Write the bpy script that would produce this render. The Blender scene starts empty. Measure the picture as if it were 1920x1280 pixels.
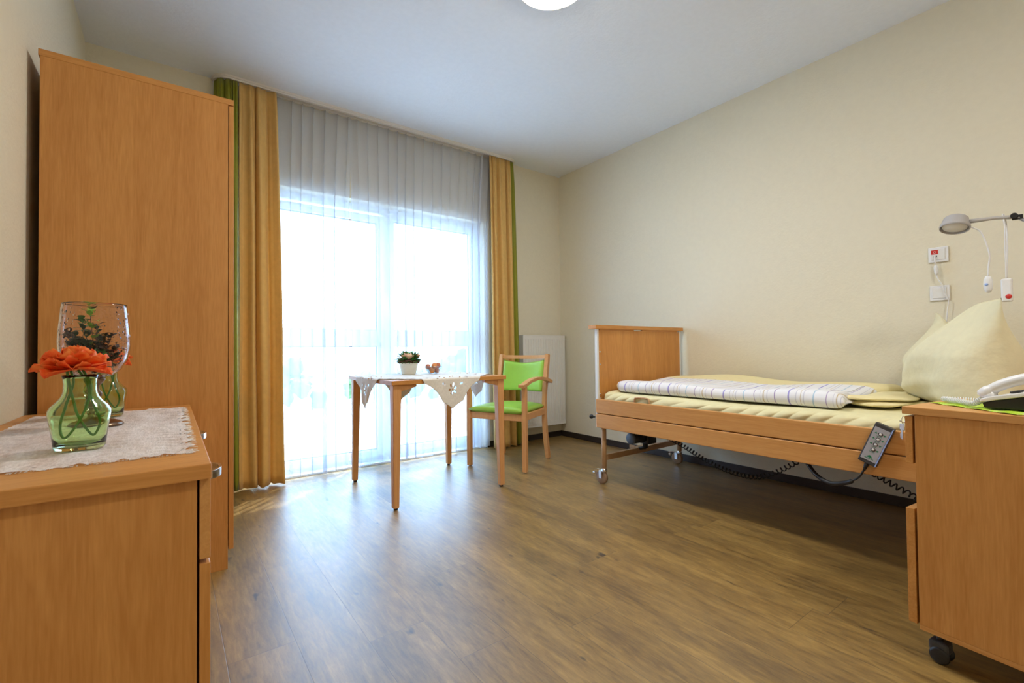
import bpy, bmesh, math, random
from mathutils import Vector, Matrix
random.seed(7)
S = bpy.context.scene
C = S.collection
PI = math.pi

# ------------------------------------------------------------------ camera
FPX = 863.57
cd = bpy.data.cameras.new('camera'); cam = bpy.data.objects.new('camera', cd); C.objects.link(cam)
cd.sensor_fit = 'HORIZONTAL'; cd.sensor_width = 36.0; cd.lens = 36.0 * FPX / 1920.0; cd.clip_start = 0.02
yaw, pitch, roll = 0.636841622, 0.0182027573, -0.0105902973
fw = Vector((math.sin(yaw)*math.cos(pitch), math.cos(yaw)*math.cos(pitch), math.sin(pitch)))
r0 = Vector((math.cos(yaw), -math.sin(yaw), 0)); u0 = r0.cross(fw)
rr = math.cos(roll)*r0 + math.sin(roll)*u0
uu = -math.sin(roll)*r0 + math.cos(roll)*u0
M3 = Matrix((rr, uu, -fw)).transposed()
cam.matrix_world = Matrix.Translation((0, 0, 0.95)) @ M3.to_4x4()
S.camera = cam

# ------------------------------------------------------------------ world, sun, exposure
w = bpy.data.worlds.new('sky'); S.world = w; w.use_nodes = True
bg = w.node_tree.nodes['Background']; bg.inputs['Color'].default_value = (0.46, 0.72, 1.0, 1); bg.inputs['Strength'].default_value = 4.2
sd = bpy.data.lights.new('sun', 'SUN'); so = bpy.data.objects.new('sun', sd); C.objects.link(so)
sd.energy = 2.6; sd.angle = math.radians(0.6); sd.color = (1.0, 0.93, 0.80)
sdir = Vector((-0.72*math.cos(math.radians(58)), -0.69*math.cos(math.radians(58)), -math.sin(math.radians(58)))).normalized()
so.rotation_euler = sdir.to_track_quat('-Z', 'Y').to_euler(); so.location = (4, 8, 6)
pd = bpy.data.lights.new('window_portal', 'AREA'); po = bpy.data.objects.new('window_portal', pd); C.objects.link(po)
pd.shape = 'RECTANGLE'; pd.size = 2.05; pd.size_y = 2.2; pd.cycles.is_portal = True
po.location = (1.45, 3.98, 1.1); po.rotation_euler = (-PI/2, 0, 0)
S.view_settings.view_transform = 'Standard'; S.view_settings.look = 'None'
S.view_settings.exposure = 1.76; S.view_settings.gamma = 1.0; S.view_settings.use_curve_mapping = False
LAMP_STRENGTH = 30.0

# ------------------------------------------------------------------ materials
def srgb(r, g, b):
    f = lambda c: (c/255/12.92) if c/255 <= 0.04045 else ((c/255+0.055)/1.055)**2.4
    return (f(r), f(g), f(b), 1)
class NT:
    def __init__(s, name):
        s.m = bpy.data.materials.new(name); s.m.use_nodes = True; s.t = s.m.node_tree
        s.b = s.t.nodes['Principled BSDF']; s.out = s.t.nodes['Material Output']
    def n(s, typ, **k):
        nd = s.t.nodes.new(typ)
        for a, v in k.items():
            if a.startswith('i_'):
                key = a[2:].replace('_', ' ')
                nd.inputs[key].default_value = v
            else: setattr(nd, a, v)
        return nd
    def l(s, a, b): s.t.links.new(a, b)
    def math(s, op, a, b=None, c=None, clamp=False):
        nd = s.t.nodes.new('ShaderNodeMath'); nd.operation = op; nd.use_clamp = clamp
        for i, v in enumerate((a, b, c)):
            if v is None: continue
            if isinstance(v, (int, float)): nd.inputs[i].default_value = v
            else: s.l(v, nd.inputs[i])
        return nd.outputs[0]
    def ramp(s, fac, stops, interp='LINEAR'):
        nd = s.t.nodes.new('ShaderNodeValToRGB'); cr = nd.color_ramp; cr.interpolation = interp
        while len(cr.elements) < len(stops): cr.elements.new(0.5)
        for e, (p, c) in zip(cr.elements, stops): e.position = p; e.color = c
        s.l(fac, nd.inputs[0]); return nd.outputs[0]
    def mix(s, fac, a, b, mode='MIX'):
        nd = s.t.nodes.new('ShaderNodeMix'); nd.data_type = 'RGBA'; nd.blend_type = mode
        for i, v in ((0, fac), (6, a), (7, b)):
            if isinstance(v, (int, float)): nd.inputs[i].default_value = v
            elif isinstance(v, tuple): nd.inputs[i].default_value = v
            else: s.l(v, nd.inputs[i])
        return nd.outputs[2]
    def coords(s, scale=(1, 1, 1), rot=(0, 0, 0), kind='Object'):
        tc = s.t.nodes.new('ShaderNodeTexCoord'); mp = s.t.nodes.new('ShaderNodeMapping')
        mp.inputs['Scale'].default_value = scale; mp.inputs['Rotation'].default_value = rot
        s.l(tc.outputs[kind], mp.inputs[0]); return mp.outputs[0]
    def noise(s, vec, scale, detail=3, rough=0.5, dist=0.0):
        nd = s.t.nodes.new('ShaderNodeTexNoise'); s.l(vec, nd.inputs['Vector'])
        nd.inputs['Scale'].default_value = scale; nd.inputs['Detail'].default_value = detail
        nd.inputs['Roughness'].default_value = rough; nd.inputs['Distortion'].default_value = dist
        return nd.outputs[0]
    def bump(s, h, strength=0.3, dist=0.01):
        nd = s.t.nodes.new('ShaderNodeBump'); nd.inputs['Strength'].default_value = strength
        nd.inputs['Distance'].default_value = dist; s.l(h, nd.inputs['Height']); s.l(nd.outputs[0], s.b.inputs['Normal'])

def plain(name, col, rough=0.5, metal=0.0, spec=0.5, coat=0.0, var=0.04, vs=30, bump=0.0, bs=200, bd=0.001, sheen=0.0, sub=0.0):
    t = NT(name); v = t.coords()
    n = t.noise(v, vs, 2)
    c2 = tuple(max(0, x*(1-var*2)) for x in col[:3]) + (1,)
    c = t.ramp(n, [(0.35, c2), (0.65, col)])
    t.l(c, t.b.inputs['Base Color'])
    t.b.inputs['Roughness'].default_value = rough; t.b.inputs['Metallic'].default_value = metal
    t.b.inputs['Specular IOR Level'].default_value = spec; t.b.inputs['Coat Weight'].default_value = coat
    t.b.inputs['Sheen Weight'].default_value = sheen
    if bump: t.bump(t.noise(v, bs, 3), bump, bd)
    return t.m

def wood(name, light, dark, axis='Z', rough=0.42, fine=1.0):
    t = NT(name)
    sc = {'X': (0.6, 9, 9), 'Y': (9, 0.6, 9), 'Z': (9, 9, 0.6)}[axis]
    sf = {'X': (4, 60, 60), 'Y': (60, 4, 60), 'Z': (60, 60, 4)}[axis]
    v = t.coords(sc); v2 = t.coords(sf)
    n1 = t.noise(v, 1.6, 4, 0.55, 0.8)
    n2 = t.noise(v2, 3.0*fine, 2, 0.6)
    wv = t.math('FRACT', t.math('MULTIPLY', n1, 9.0))
    wv = t.math('ABSOLUTE', t.math('SUBTRACT', wv, 0.5))
    f = t.math('ADD', t.math('MULTIPLY', n1, 0.50), t.math('MULTIPLY', wv, 0.14))
    f = t.math('ADD', f, t.math('MULTIPLY', t.math('SUBTRACT', n2, 0.5), 0.42))
    c = t.ramp(f, [(0.10, dark), (0.50, light)])
    t.l(c, t.b.inputs['Base Color']); t.b.inputs['Roughness'].default_value = rough
    t.b.inputs['Specular IOR Level'].default_value = 0.4
    t.bump(n2, 0.06, 0.001)
    return t.m

BL, BD = (0.70, 0.335, 0.095, 1), (0.50, 0.205, 0.045, 1)
M = {}
M['beech_z'] = wood('beech_upright_grain', BL, BD, 'Z')
M['beech_y'] = wood('beech_long_grain', (0.72, 0.375, 0.125, 1), (0.56, 0.25, 0.065, 1), 'Y')
M['beech_x'] = wood('beech_cross_grain', BL, BD, 'X')
M['beech_pale'] = wood('solid_beech', (0.76, 0.41, 0.17, 1), (0.62, 0.29, 0.10, 1), 'Z')
M['cream'] = plain('cream_plaster', (0.79, 0.735, 0.575, 1), 0.85, var=0.01, bump=0.35, bs=75, bd=0.004, spec=0.2)
M['ceiling'] = plain('white_ceiling_daylight_tint', (0.88, 0.93, 1.0, 1), 0.9, var=0.01, bump=0.3, bs=60, bd=0.004, spec=0.1)  # white paint, with the cool daylight cast put into its base colour
M['skirt'] = plain('dark_skirting', (0.03, 0.022, 0.02, 1), 0.4)
M['white'] = plain('white_plastic', (0.82, 0.82, 0.82, 1), 0.35, var=0.01)
M['offwhite'] = plain('white_enamel', (0.80, 0.79, 0.76, 1), 0.35, var=0.01)
M['upvc'] = plain('window_plastic', (0.80, 0.84, 0.88, 1), 0.3, var=0.01)
M['gasket'] = plain('window_gasket', (0.05, 0.06, 0.08, 1), 0.6)
M['black'] = plain('black_plastic', (0.012, 0.012, 0.014, 1), 0.4)
M['graphite'] = plain('dark_grey_plastic', (0.05, 0.05, 0.055, 1), 0.45)
M['greyface'] = plain('grey_label_foil', (0.42, 0.42, 0.45, 1), 0.45)
M['blueedge'] = plain('pale_blue_strip', (0.35, 0.5, 0.9, 1), 0.4)
M['chrome'] = plain('chrome', (0.75, 0.76, 0.78, 1), 0.16, metal=1.0, var=0.01)
M['tan_metal'] = plain('tan_enamel', (0.56, 0.34, 0.17, 1), 0.38)
M['green_print'] = plain('green_print', (0.01, 0.20, 0.08, 1), 0.5)
M['motor_grey'] = plain('blue_grey_plastic', (0.09, 0.12, 0.17, 1), 0.45)
M['red'] = plain('red_plastic', (0.62, 0.03, 0.02, 1), 0.4)
M['gold'] = plain('gold_curtain_cloth', (0.60, 0.36, 0.115, 1), 0.62, var=0.04, bump=0.25, bs=900, bd=0.0006, sheen=0.2)
M['green_cloth'] = plain('green_curtain_cloth', (0.30, 0.33, 0.012, 1), 0.7, var=0.05, bump=0.25, bs=900, bd=0.0006)
def drapery(name, col, tcol, k):
    t = NT(name); v = t.coords(); n = t.noise(v, 30, 2); n2 = t.noise(v, 900, 2)
    c = t.ramp(n, [(0.35, tuple(x*.92 for x in col[:3]) + (1,)), (0.65, col)]); t.l(c, t.b.inputs['Base Color'])
    t.b.inputs['Roughness'].default_value = 0.6; t.b.inputs['Sheen Weight'].default_value = 0.15; t.bump(n2, 0.2, 0.0006)
    tr = t.n('ShaderNodeBsdfTranslucent'); tr.inputs[0].default_value = tcol
    m = t.n('ShaderNodeMixShader'); m.inputs[0].default_value = k
    t.l(t.b.outputs[0], m.inputs[1]); t.l(tr.outputs[0], m.inputs[2]); t.l(m.outputs[0], t.out.inputs[0]); return t.m
M['gold'] = drapery('gold_curtain_cloth', (0.86, 0.55, 0.17, 1), (0.82, 0.54, 0.20, 1), 0.22)
M['green_cloth'] = drapery('green_curtain_cloth', (0.30, 0.31, 0.015, 1), (0.35, 0.42, 0.01, 1), 0.15)
M['lime'] = plain('lime_vinyl', (0.34, 0.62, 0.075, 1), 0.36, var=0.02, bump=0.08, bs=500, bd=0.0005)
M['sheet'] = plain('pale_yellow_jersey', (0.80, 0.74, 0.45, 1), 0.85, var=0.03, spec=0.1, bump=0.1, bs=600, bd=0.0006)
M['pillow'] = plain('pale_yellow_cotton', (0.80, 0.74, 0.50, 1), 0.8, var=0.02, spec=0.1, bump=0.35, bs=18, bd=0.012)
M['coverlin'] = plain('yellow_quilt_lining', (0.86, 0.76, 0.44, 1), 0.85, var=0.03, spec=0.1, bump=0.3, bs=14, bd=0.01)
M['ivory'] = plain('ivory_ceramic', (0.80, 0.77, 0.66, 1), 0.5, var=0.02)
M['soil'] = plain('dark_brown_wicker', (0.09, 0.035, 0.022, 1), 0.8, bump=0.6, bs=120, bd=0.004)
M['leaf'] = plain('leaf_green', (0.10, 0.33, 0.08, 1), 0.45, var=0.25, vs=60)
M['leaf_dark'] = plain('leaf_dark_green', (0.025, 0.07, 0.03, 1), 0.45, var=0.3, vs=60)
M['leaf_brown'] = plain('leaf_purple_brown', (0.12, 0.06, 0.05, 1), 0.5, var=0.3, vs=60)
M['leaf_lime'] = plain('leaf_lime_green', (0.25, 0.50, 0.05, 1), 0.5, var=0.1)
M['stem'] = plain('stem_green', (0.10, 0.26, 0.04, 1), 0.5)
M['peach'] = plain('peach_petal', (0.95, 0.62, 0.42, 1), 0.6, var=0.08, vs=40)
M['pinkpeach'] = plain('salmon_petal', (0.92, 0.42, 0.27, 1), 0.6, var=0.08, vs=40)
M['bronze'] = plain('dark_bronze', (0.22, 0.14, 0.09, 1), 0.28, metal=1.0)
M['copper_foil'] = plain('copper_foil', (0.80, 0.30, 0.09, 1), 0.45, metal=0.0, bump=0.6, bs=90, bd=0.004)
M['redbrown_foil'] = plain('red_brown_foil', (0.55, 0.16, 0.07, 1), 0.45, metal=0.0, bump=0.6, bs=90, bd=0.004)
M['rubber'] = plain('brown_rubber', (0.30, 0.19, 0.11, 1), 0.5)
M['tree'] = plain('hedge_leaves', (0.10, 0.20, 0.06, 1), 0.8, var=0.3, vs=4)
M['paving'] = plain('pale_paving', (0.74, 0.72, 0.68, 1), 0.8, var=0.08, vs=2)
M['render'] = plain('pale_render', (0.7, 0.7, 0.68, 1), 0.8)

def petal_mat():
    t = NT('orange_petal'); v = t.coords()
    n = t.noise(v, 28, 3, 0.6, 1.0)
    c = t.ramp(n, [(0.22, (0.85, 0.06, 0.01, 1)), (0.45, (1.0, 0.17, 0.02, 1)), (0.75, (1.0, 0.42, 0.08, 1))])
    t.l(c, t.b.inputs['Base Color']); t.b.inputs['Roughness'].default_value = 0.6
    tr = t.n('ShaderNodeBsdfTranslucent'); t.l(c, tr.inputs[0])
    mx = t.n('ShaderNodeMixShader'); mx.inputs[0].default_value = 0.35
    t.l(t.b.outputs[0], mx.inputs[1]); t.l(tr.outputs[0], mx.inputs[2]); t.l(mx.outputs[0], t.out.inputs[0])
    return t.m
M['orange'] = petal_mat()

def sheer_mat():
    t = NT('sheer_voile')
    tp = t.n('ShaderNodeBsdfTransparent'); tr = t.n('ShaderNodeBsdfTranslucent'); df = t.n('ShaderNodeBsdfDiffuse')
    tr.inputs[0].default_value = (0.42, 0.53, 0.72, 1); df.inputs[0].default_value = (0.93, 0.93, 0.95, 1)
    m1 = t.n('ShaderNodeMixShader'); m1.inputs[0].default_value = 0.58
    t.l(tr.outputs[0], m1.inputs[1]); t.l(df.outputs[0], m1.inputs[2])
    m2 = t.n('ShaderNodeMixShader')
    v = t.coords((1, 1, 1)); n = t.noise(v, 700, 1)
    f = t.math('ADD', t.math('MULTIPLY', n, 0.10), 0.56)
    t.l(f, m2.inputs[0]); t.l(tp.outputs[0], m2.inputs[1]); t.l(m1.outputs[0], m2.inputs[2])
    t.l(m2.outputs[0], t.out.inputs[0]); return t.m
M['sheer'] = sheer_mat()

def lace_mat(name='lace', fac=0.72, sc=(1, 1, 1), stripes=False):
    t = NT(name)
    tp = t.n('ShaderNodeBsdfTransparent'); v = t.coords(sc)
    t.b.inputs['Base Color'].default_value = (0.95, 0.92, 0.92, 1); t.b.inputs['Roughness'].default_value = 0.9
    n = t.noise(v, 160, 3, 0.7); n2 = t.noise(v, 16, 3, 0.6, 0.6)
    f = t.math('ADD', t.math('MULTIPLY', n, 0.5), t.math('MULTIPLY', n2, 0.7))
    f = t.math('ADD', f, fac-0.6, clamp=True)
    m = t.n('ShaderNodeMixShader'); t.l(f, m.inputs[0]); t.l(tp.outputs[0], m.inputs[1]); t.l(t.b.outputs[0], m.inputs[2])
    t.l(m.outputs[0], t.out.inputs[0])
    t.bump(t.math('ADD', n, n2), 0.7, 0.004); return t.m
M['lace'] = lace_mat('crinkled_lace', 0.60, (1.0, 0.35, 1))
M['doily'] = plain('ivory_embroidery_cloth', (0.84, 0.80, 0.73, 1), 0.85, var=0.05, vs=90, bump=0.4, bs=150, bd=0.002)

def glass(name, col, rough=0.0, ior=1.45, bub=False):
    t = NT(name); t.b.inputs['Base Color'].default_value = col
    t.b.inputs['Transmission Weight'].default_value = 1.0; t.b.inputs['Roughness'].default_value = rough; t.b.inputs['IOR'].default_value = ior
    v = t.coords()
    if bub:
        vo = t.n('ShaderNodeTexVoronoi'); vo.inputs['Scale'].default_value = 75; t.l(v, vo.inputs['Vector'])
        t.bump(t.ramp(vo.outputs['Distance'], [(0.0, (1, 1, 1, 1)), (0.28, (0, 0, 0, 1))]), 0.8, 0.003)
    else: t.bump(t.noise(v, 20, 2), 0.15, 0.002)
    # let lamp and window light pass as tinted shadow, as real thin glass does
    return t.m
M['green_glass'] = glass('green_tinted_glass', (0.76, 0.95, 0.60, 1))
M['seeded_glass'] = glass('seeded_clear_glass', (0.96, 0.93, 0.95, 1), 0.0, 1.3, True)
def thin(name, tint=(1, 1, 1, 1), k=0.9):
    t = NT(name); tp = t.n('ShaderNodeBsdfTransparent'); tp.inputs[0].default_value = tint
    gl = t.n('ShaderNodeBsdfGlossy'); gl.inputs['Roughness'].default_value = 0.02
    fr = t.n('ShaderNodeLayerWeight'); fr.inputs['Blend'].default_value = 0.5
    n = t.noise(t.coords(), 3, 1)
    m = t.n('ShaderNodeMixShader'); f = t.math('MULTIPLY', t.math('ADD', t.math('POWER', fr.outputs['Facing'], 4.0), 0.04), t.math('ADD', t.math('MULTIPLY', n, 0.02), k), clamp=True)
    t.l(f, m.inputs[0]); t.l(tp.outputs[0], m.inputs[1]); t.l(gl.outputs[0], m.inputs[2]); t.l(m.outputs[0], t.out.inputs[0])
    return t.m
M['pane'] = thin('window_glass', (0.96, 0.98, 1, 1), 0.8)
M['bowl_glass'] = thin('bowl_glass', (0.86, 0.90, 0.93, 1), 1.5)
def frosted():
    t = NT('frosted_lamp_plastic'); t.b.inputs['Base Color'].default_value = (0.62, 0.60, 0.60, 1); t.b.inputs['Roughness'].default_value = 0.45
    t.b.inputs['Transmission Weight'].default_value = 0.35
    t.bump(t.noise(t.coords(), 200, 2), 0.1, 0.001); return t.m
M['frost'] = frosted()
def emit(name, col, st):
    t = NT(name); e = t.n('ShaderNodeEmission'); e.inputs[0].default_value = col; e.inputs[1].default_value = st
    t.l(e.outputs[0], t.out.inputs[0]); return t.m
M['lamp'] = emit('lamp_diffuser_glow', (1.0, 0.96, 0.90, 1), LAMP_STRENGTH)

def floor_mat():
    t = NT('oak_plank_vinyl'); tc = t.n('ShaderNodeTexCoord'); sx = t.n('ShaderNodeSeparateXYZ'); t.l(tc.outputs['Object'], sx.inputs[0])
    X, Y = sx.outputs[0], sx.outputs[1]
    W, L = 0.1925, 1.27
    cx = t.math('DIVIDE', t.math('SUBTRACT', X, 0.139), W); col = t.math('FLOOR', cx); fx = t.math('FRACT', cx)
    wn = t.n('ShaderNodeTexWhiteNoise'); wn.noise_dimensions = '1D'; t.l(t.math('ADD', col, 31.7), wn.inputs['W'])
    off = t.math('MULTIPLY', wn.outputs['Value'], L)
    for k, o in enumerate((0.392, 1.014, 0.238, 1.255, 0.519, 1.168)):
        cmpn = t.math('COMPARE', col, float(k), 0.1)
        off = t.math('ADD', t.math('MULTIPLY', off, t.math('SUBTRACT', 1.0, cmpn)), t.math('MULTIPLY', cmpn, o))
    ry = t.math('DIVIDE', t.math('SUBTRACT', Y, off), L); row = t.math('FLOOR', ry); fy = t.math('FRACT', ry)
    # seams
    dx = t.math('MULTIPLY', t.math('MINIMUM', fx, t.math('SUBTRACT', 1.0, fx)), W)
    dy = t.math('MULTIPLY', t.math('MINIMUM', fy, t.math('SUBTRACT', 1.0, fy)), L)
    d = t.math('MINIMUM', dx, dy)
    seam = t.math('SUBTRACT', 1.0, t.math('DIVIDE', d, 0.0016), clamp=True)
    # per plank shift
    cb = t.n('ShaderNodeCombineXYZ'); t.l(col, cb.inputs[0]); t.l(row, cb.inputs[1])
    w2 = t.n('ShaderNodeTexWhiteNoise'); w2.noise_dimensions = '2D'; t.l(cb.outputs[0], w2.inputs['Vector'])
    pr = w2.outputs['Value']
    cv = t.n('ShaderNodeCombineXYZ')
    t.l(t.math('MULTIPLY', X, 1.0), cv.inputs[0]); t.l(t.math('MULTIPLY', Y, 0.16), cv.inputs[1]); t.l(t.math('MULTIPLY', pr, 0.22), cv.inputs[2])
    n1 = t.noise(cv.outputs[0], 9, 5, 0.6, 0.5)
    n2 = t.noise(cv.outputs[0], 70, 5, 0.7, 0.3)
    f = t.math('ADD', t.math('MULTIPLY', n1, 0.56), t.math('MULTIPLY', n2, 0.60))
    f = t.math('ADD', f, t.math('MULTIPLY', t.math('SUBTRACT', pr, 0.5), 0.035))
    c = t.ramp(f, [(0.28, (0.045, 0.024, 0.006, 1)), (0.46, (0.155, 0.086, 0.019, 1)), (0.60, (0.275, 0.162, 0.037, 1)), (0.80, (0.47, 0.29, 0.075, 1))])
    # dark knots and short splits
    cv2 = t.n('ShaderNodeCombineXYZ'); t.l(X, cv2.inputs[0]); t.l(t.math('MULTIPLY', Y, 0.33), cv2.inputs[1]); t.l(pr, cv2.inputs[2])
    kn = t.noise(cv2.outputs[0], 20, 2, 0.5)
    k = t.math('MULTIPLY', t.math('SUBTRACT', kn, 0.70), 14.0, clamp=True)
    c = t.mix(k, c, (0.03, 0.02, 0.014, 1))
    c = t.mix(t.math('MULTIPLY', seam, 0.75), c, (0.04, 0.025, 0.016, 1))
    t.l(c, t.b.inputs['Base Color'])
    rg = t.math('ADD', t.math('MULTIPLY', n2, 0.16), 0.36); t.l(rg, t.b.inputs['Roughness'])
    t.b.inputs['Specular IOR Level'].default_value = 0.9
    t.b.inputs['Coat Weight'].default_value = 0.85; t.b.inputs['Coat Roughness'].default_value = 0.38; t.b.inputs['Coat IOR'].default_value = 1.5
    # fine saw ripple across the board
    cv3 = t.n('ShaderNodeCombineXYZ'); t.l(X, cv3.inputs[0]); t.l(Y, cv3.inputs[1])
    nn = t.noise(cv3.outputs[0], 4, 2, 0.5)
    rip = t.math('SINE', t.math('ADD', t.math('MULTIPLY', Y, 420.0), t.math('MULTIPLY', nn, 60.0)))
    h = t.math('ADD', t.math('MULTIPLY', rip, 0.10), t.math('MULTIPLY', n2, 0.9))
    h = t.math('SUBTRACT', h, t.math('MULTIPLY', seam, 2.5))
    t.bump(h, 0.22, 0.0012)
    return t.m
M['floor'] = floor_mat()

def quilt_mat():
    t = NT('striped_quilt_cotton'); tc = t.n('ShaderNodeTexCoord'); sx = t.n('ShaderNodeSeparateXYZ'); t.l(tc.outputs['Object'], sx.inputs[0])
    X, Y = sx.outputs[0], sx.outputs[1]
    n = t.noise(tc.outputs['Object'], 7, 2)
    yy = t.math('ADD', Y, t.math('MULTIPLY', n, 0.02))
    f = t.math('FRACT', t.math('DIVIDE', yy, 0.34))
    W_ = (0.83, 0.83, 0.86, 1); P = (0.42, 0.34, 0.55, 1); B = (0.42, 0.58, 0.72, 1); L_ = (0.62, 0.62, 0.70, 1); O = (0.60, 0.50, 0.36, 1); V = (0.36, 0.33, 0.66, 1)
    st = [(0.0, W_), (0.06, P), (0.075, W_), (0.17, L_), (0.18, W_), (0.22, O), (0.235, W_), (0.27, L_), (0.28, W_), (0.36, P), (0.372, W_), (0.53, B), (0.545, W_), (0.66, L_), (0.67, W_), (0.70, O), (0.71, W_), (0.76, L_), (0.77, W_), (0.86, V), (0.885, W_)]
    c = t.ramp(f, st, 'CONSTANT')
    wob = t.noise(tc.outputs['Object'], 3.0, 2)
    edge = t.math('ADD', X, t.math('MULTIPLY', t.math('SUBTRACT', wob, 0.5), 0.10))
    far = t.math('GREATER_THAN', edge, 3.06 - 2.95)
    endm = t.math('GREATER_THAN', Y, 2.163 - 1.45)
    mk = t.math('MAXIMUM', far, endm)
    c = t.mix(mk, c, (0.86, 0.76, 0.44, 1))
    t.l(c, t.b.inputs['Base Color']); t.b.inputs['Roughness'].default_value = 0.85; t.b.inputs['Specular IOR Level'].default_value = 0.1
    t.bump(t.noise(tc.outputs['Object'], 16, 3, 0.6), 0.35, 0.012)
    return t.m
M['quilt'] = quilt_mat()
def mat_cloth():
    t = NT('lime_dotted_mat'); v = t.coords()
    vo = t.n('ShaderNodeTexVoronoi'); vo.inputs['Scale'].default_value = 110; vo.inputs['Randomness'].default_value = 0.15; t.l(v, vo.inputs['Vector'])
    c = t.ramp(vo.outputs['Distance'], [(0.30, (0.75, 0.85, 0.35, 1)), (0.36, (0.42, 0.62, 0.02, 1))])
    t.l(c, t.b.inputs['Base Color']); t.b.inputs['Roughness'].default_value = 0.8; t.bump(vo.outputs['Distance'], 0.4, 0.002); return t.m
M['limemat'] = mat_cloth()

# ------------------------------------------------------------------ mesh builder
class MB:
    def __init__(s): s.bm = bmesh.new(); s.mi = 0
    def faces_from(s, verts, faces, smooth=False):
        vs = [s.bm.verts.new(v) for v in verts]
        for f in faces:
            try:
                fc = s.bm.faces.new([vs[i] for i in f]); fc.smooth = smooth; fc.material_index = s.mi
            except ValueError: pass
        return vs
    def box(s, x0, x1, y0, y1, z0, z1, bev=0.0, seg=2, mat=None):
        t = bmesh.new()
        v = [t.verts.new((x, y, z)) for x in (x0, x1) for y in (y0, y1) for z in (z0, z1)]
        for f in ((0, 1, 3, 2), (4, 6, 7, 5), (0, 4, 5, 1), (2, 3, 7, 6), (0, 2, 6, 4), (1, 5, 7, 3)): t.faces.new([v[i] for i in f])
        if bev: bmesh.ops.bevel(t, geom=list(t.edges), offset=bev, segments=seg, affect='EDGES', profile=0.6)
        s._merge(t, mat); return s
    def _merge(s, t, mat=None, smooth=False):
        mp = {}
        for v in t.verts: mp[v] = s.bm.verts.new((mat @ v.co) if mat else v.co)
        for f in t.faces:
            try:
                n = s.bm.faces.new([mp[v] for v in f.verts]); n.smooth = smooth or f.smooth; n.material_index = s.mi
            except ValueError: pass
        t.free()
    def prism(s, pts, ax, a, b, bev=0.0):
        """pts 2-D outline; ax axis of extrusion; the 2-D coords take the other two axes in order"""
        t = bmesh.new()
        def mk(p, q): return {0: (q, p[0], p[1]), 1: (p[0], q, p[1]), 2: (p[0], p[1], q)}[ax]
        A = [t.verts.new(mk(p, a)) for p in pts]; B = [t.verts.new(mk(p, b)) for p in pts]
        t.faces.new(A); t.faces.new(B[::-1]); n = len(pts)
        for i in range(n): t.faces.new((A[i], B[i], B[(i+1) % n], A[(i+1) % n]))
        bmesh.ops.recalc_face_normals(t, faces=t.faces)
        if bev: bmesh.ops.bevel(t, geom=list(t.edges), offset=bev, segments=2, affect='EDGES', profile=0.6)
        s._merge(t); return s
    def tube(s, pts, r, n=10, caps=True, closed=False):
        pts = [Vector(p) for p in pts]; N = len(pts); rs = r if isinstance(r, (list, tuple)) else [r]*N
        tang = []
        for i in range(N):
            if closed: d = pts[(i+1) % N] - pts[i-1]
            else: d = pts[min(i+1, N-1)] - pts[max(i-1, 0)]
            tang.append(d.normalized() if d.length > 1e-9 else Vector((0, 0, 1)))
        up = Vector((0, 0, 1)) if abs(tang[0].z) < 0.9 else Vector((1, 0, 0))
        nrm = (up - tang[0]*up.dot(tang[0])).normalized(); rings = []
        for i in range(N):
            nrm = nrm - tang[i]*nrm.dot(tang[i])
            nrm = nrm.normalized() if nrm.length > 1e-6 else tang[i].orthogonal().normalized()
            bn = tang[i].cross(nrm)
            rings.append([s.bm.verts.new(pts[i] + (nrm*math.cos(2*PI*k/n) + bn*math.sin(2*PI*k/n))*rs[i]) for k in range(n)])
        for i in range(N if closed else N-1):
            a, b = rings[i], rings[(i+1) % N]
            for k in range(n):
                f = s.bm.faces.new((a[k], a[(k+1) % n], b[(k+1) % n], b[k])); f.smooth = True; f.material_index = s.mi
        if caps and not closed:
            for rg in (rings[0][::-1], rings[-1]):
                f = s.bm.faces.new(rg); f.material_index = s.mi
        return s
    def bar(s, pts, w, h, side=(1, 0, 0)):
        """rectangular section sweep: w along side, h along the other"""
        pts = [Vector(p) for p in pts]; N = len(pts); side = Vector(side).normalized()
        ws = w if isinstance(w, (list, tuple)) else [w]*N; hs = h if isinstance(h, (list, tuple)) else [h]*N
        t = bmesh.new(); R = []
        for i in range(N):
            d = (pts[min(i+1, N-1)] - pts[max(i-1, 0)]).normalized(); a = (side - d*side.dot(d)).normalized(); b = d.cross(a)
            R.append([t.verts.new(pts[i] + a*sx*ws[i]/2 + b*sy*hs[i]/2) for sx, sy in ((-1, -1), (1, -1), (1, 1), (-1, 1))])
        t.faces.new(R[0][::-1]); t.faces.new(R[-1])
        for i in range(N-1):
            for k in range(4): t.faces.new((R[i][k], R[i][(k+1) % 4], R[i+1][(k+1) % 4], R[i+1][k]))
        long_e = [e for e in t.edges if any(e.verts[0] in R[i] and e.verts[1] in R[i+1] or e.verts[1] in R[i] and e.verts[0] in R[i+1] for i in range(N-1))]
        m = min(min(ws), min(hs))
        bmesh.ops.bevel(t, geom=long_e, offset=m*0.16, segments=2, affect='EDGES', profile=0.6)
        s._merge(t); return s
    def lathe(s, prof, c=(0, 0, 0), n=32, ax='Z', closed=False, sq=0.0):
        rings = []
        def P(r, h, a):
            k = 1.0
            x, y = r*math.cos(a)*k, r*math.sin(a)*k
            if ax == 'Z': return (c[0]+x, c[1]+y, c[2]+h)
            if ax == 'Y': return (c[0]+x, c[1]+h, c[2]+y)
            return (c[0]+h, c[1]+x, c[2]+y)
        for r, h in prof:
            if r < 1e-6: rings.append([s.bm.verts.new(P(0, h, 0))])
            else: rings.append([s.bm.verts.new(P(r, h, 2*PI*k/n)) for k in range(n)])
        seq = list(range(len(rings)-1)); prs = [(rings[i], rings[i+1]) for i in seq]
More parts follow.
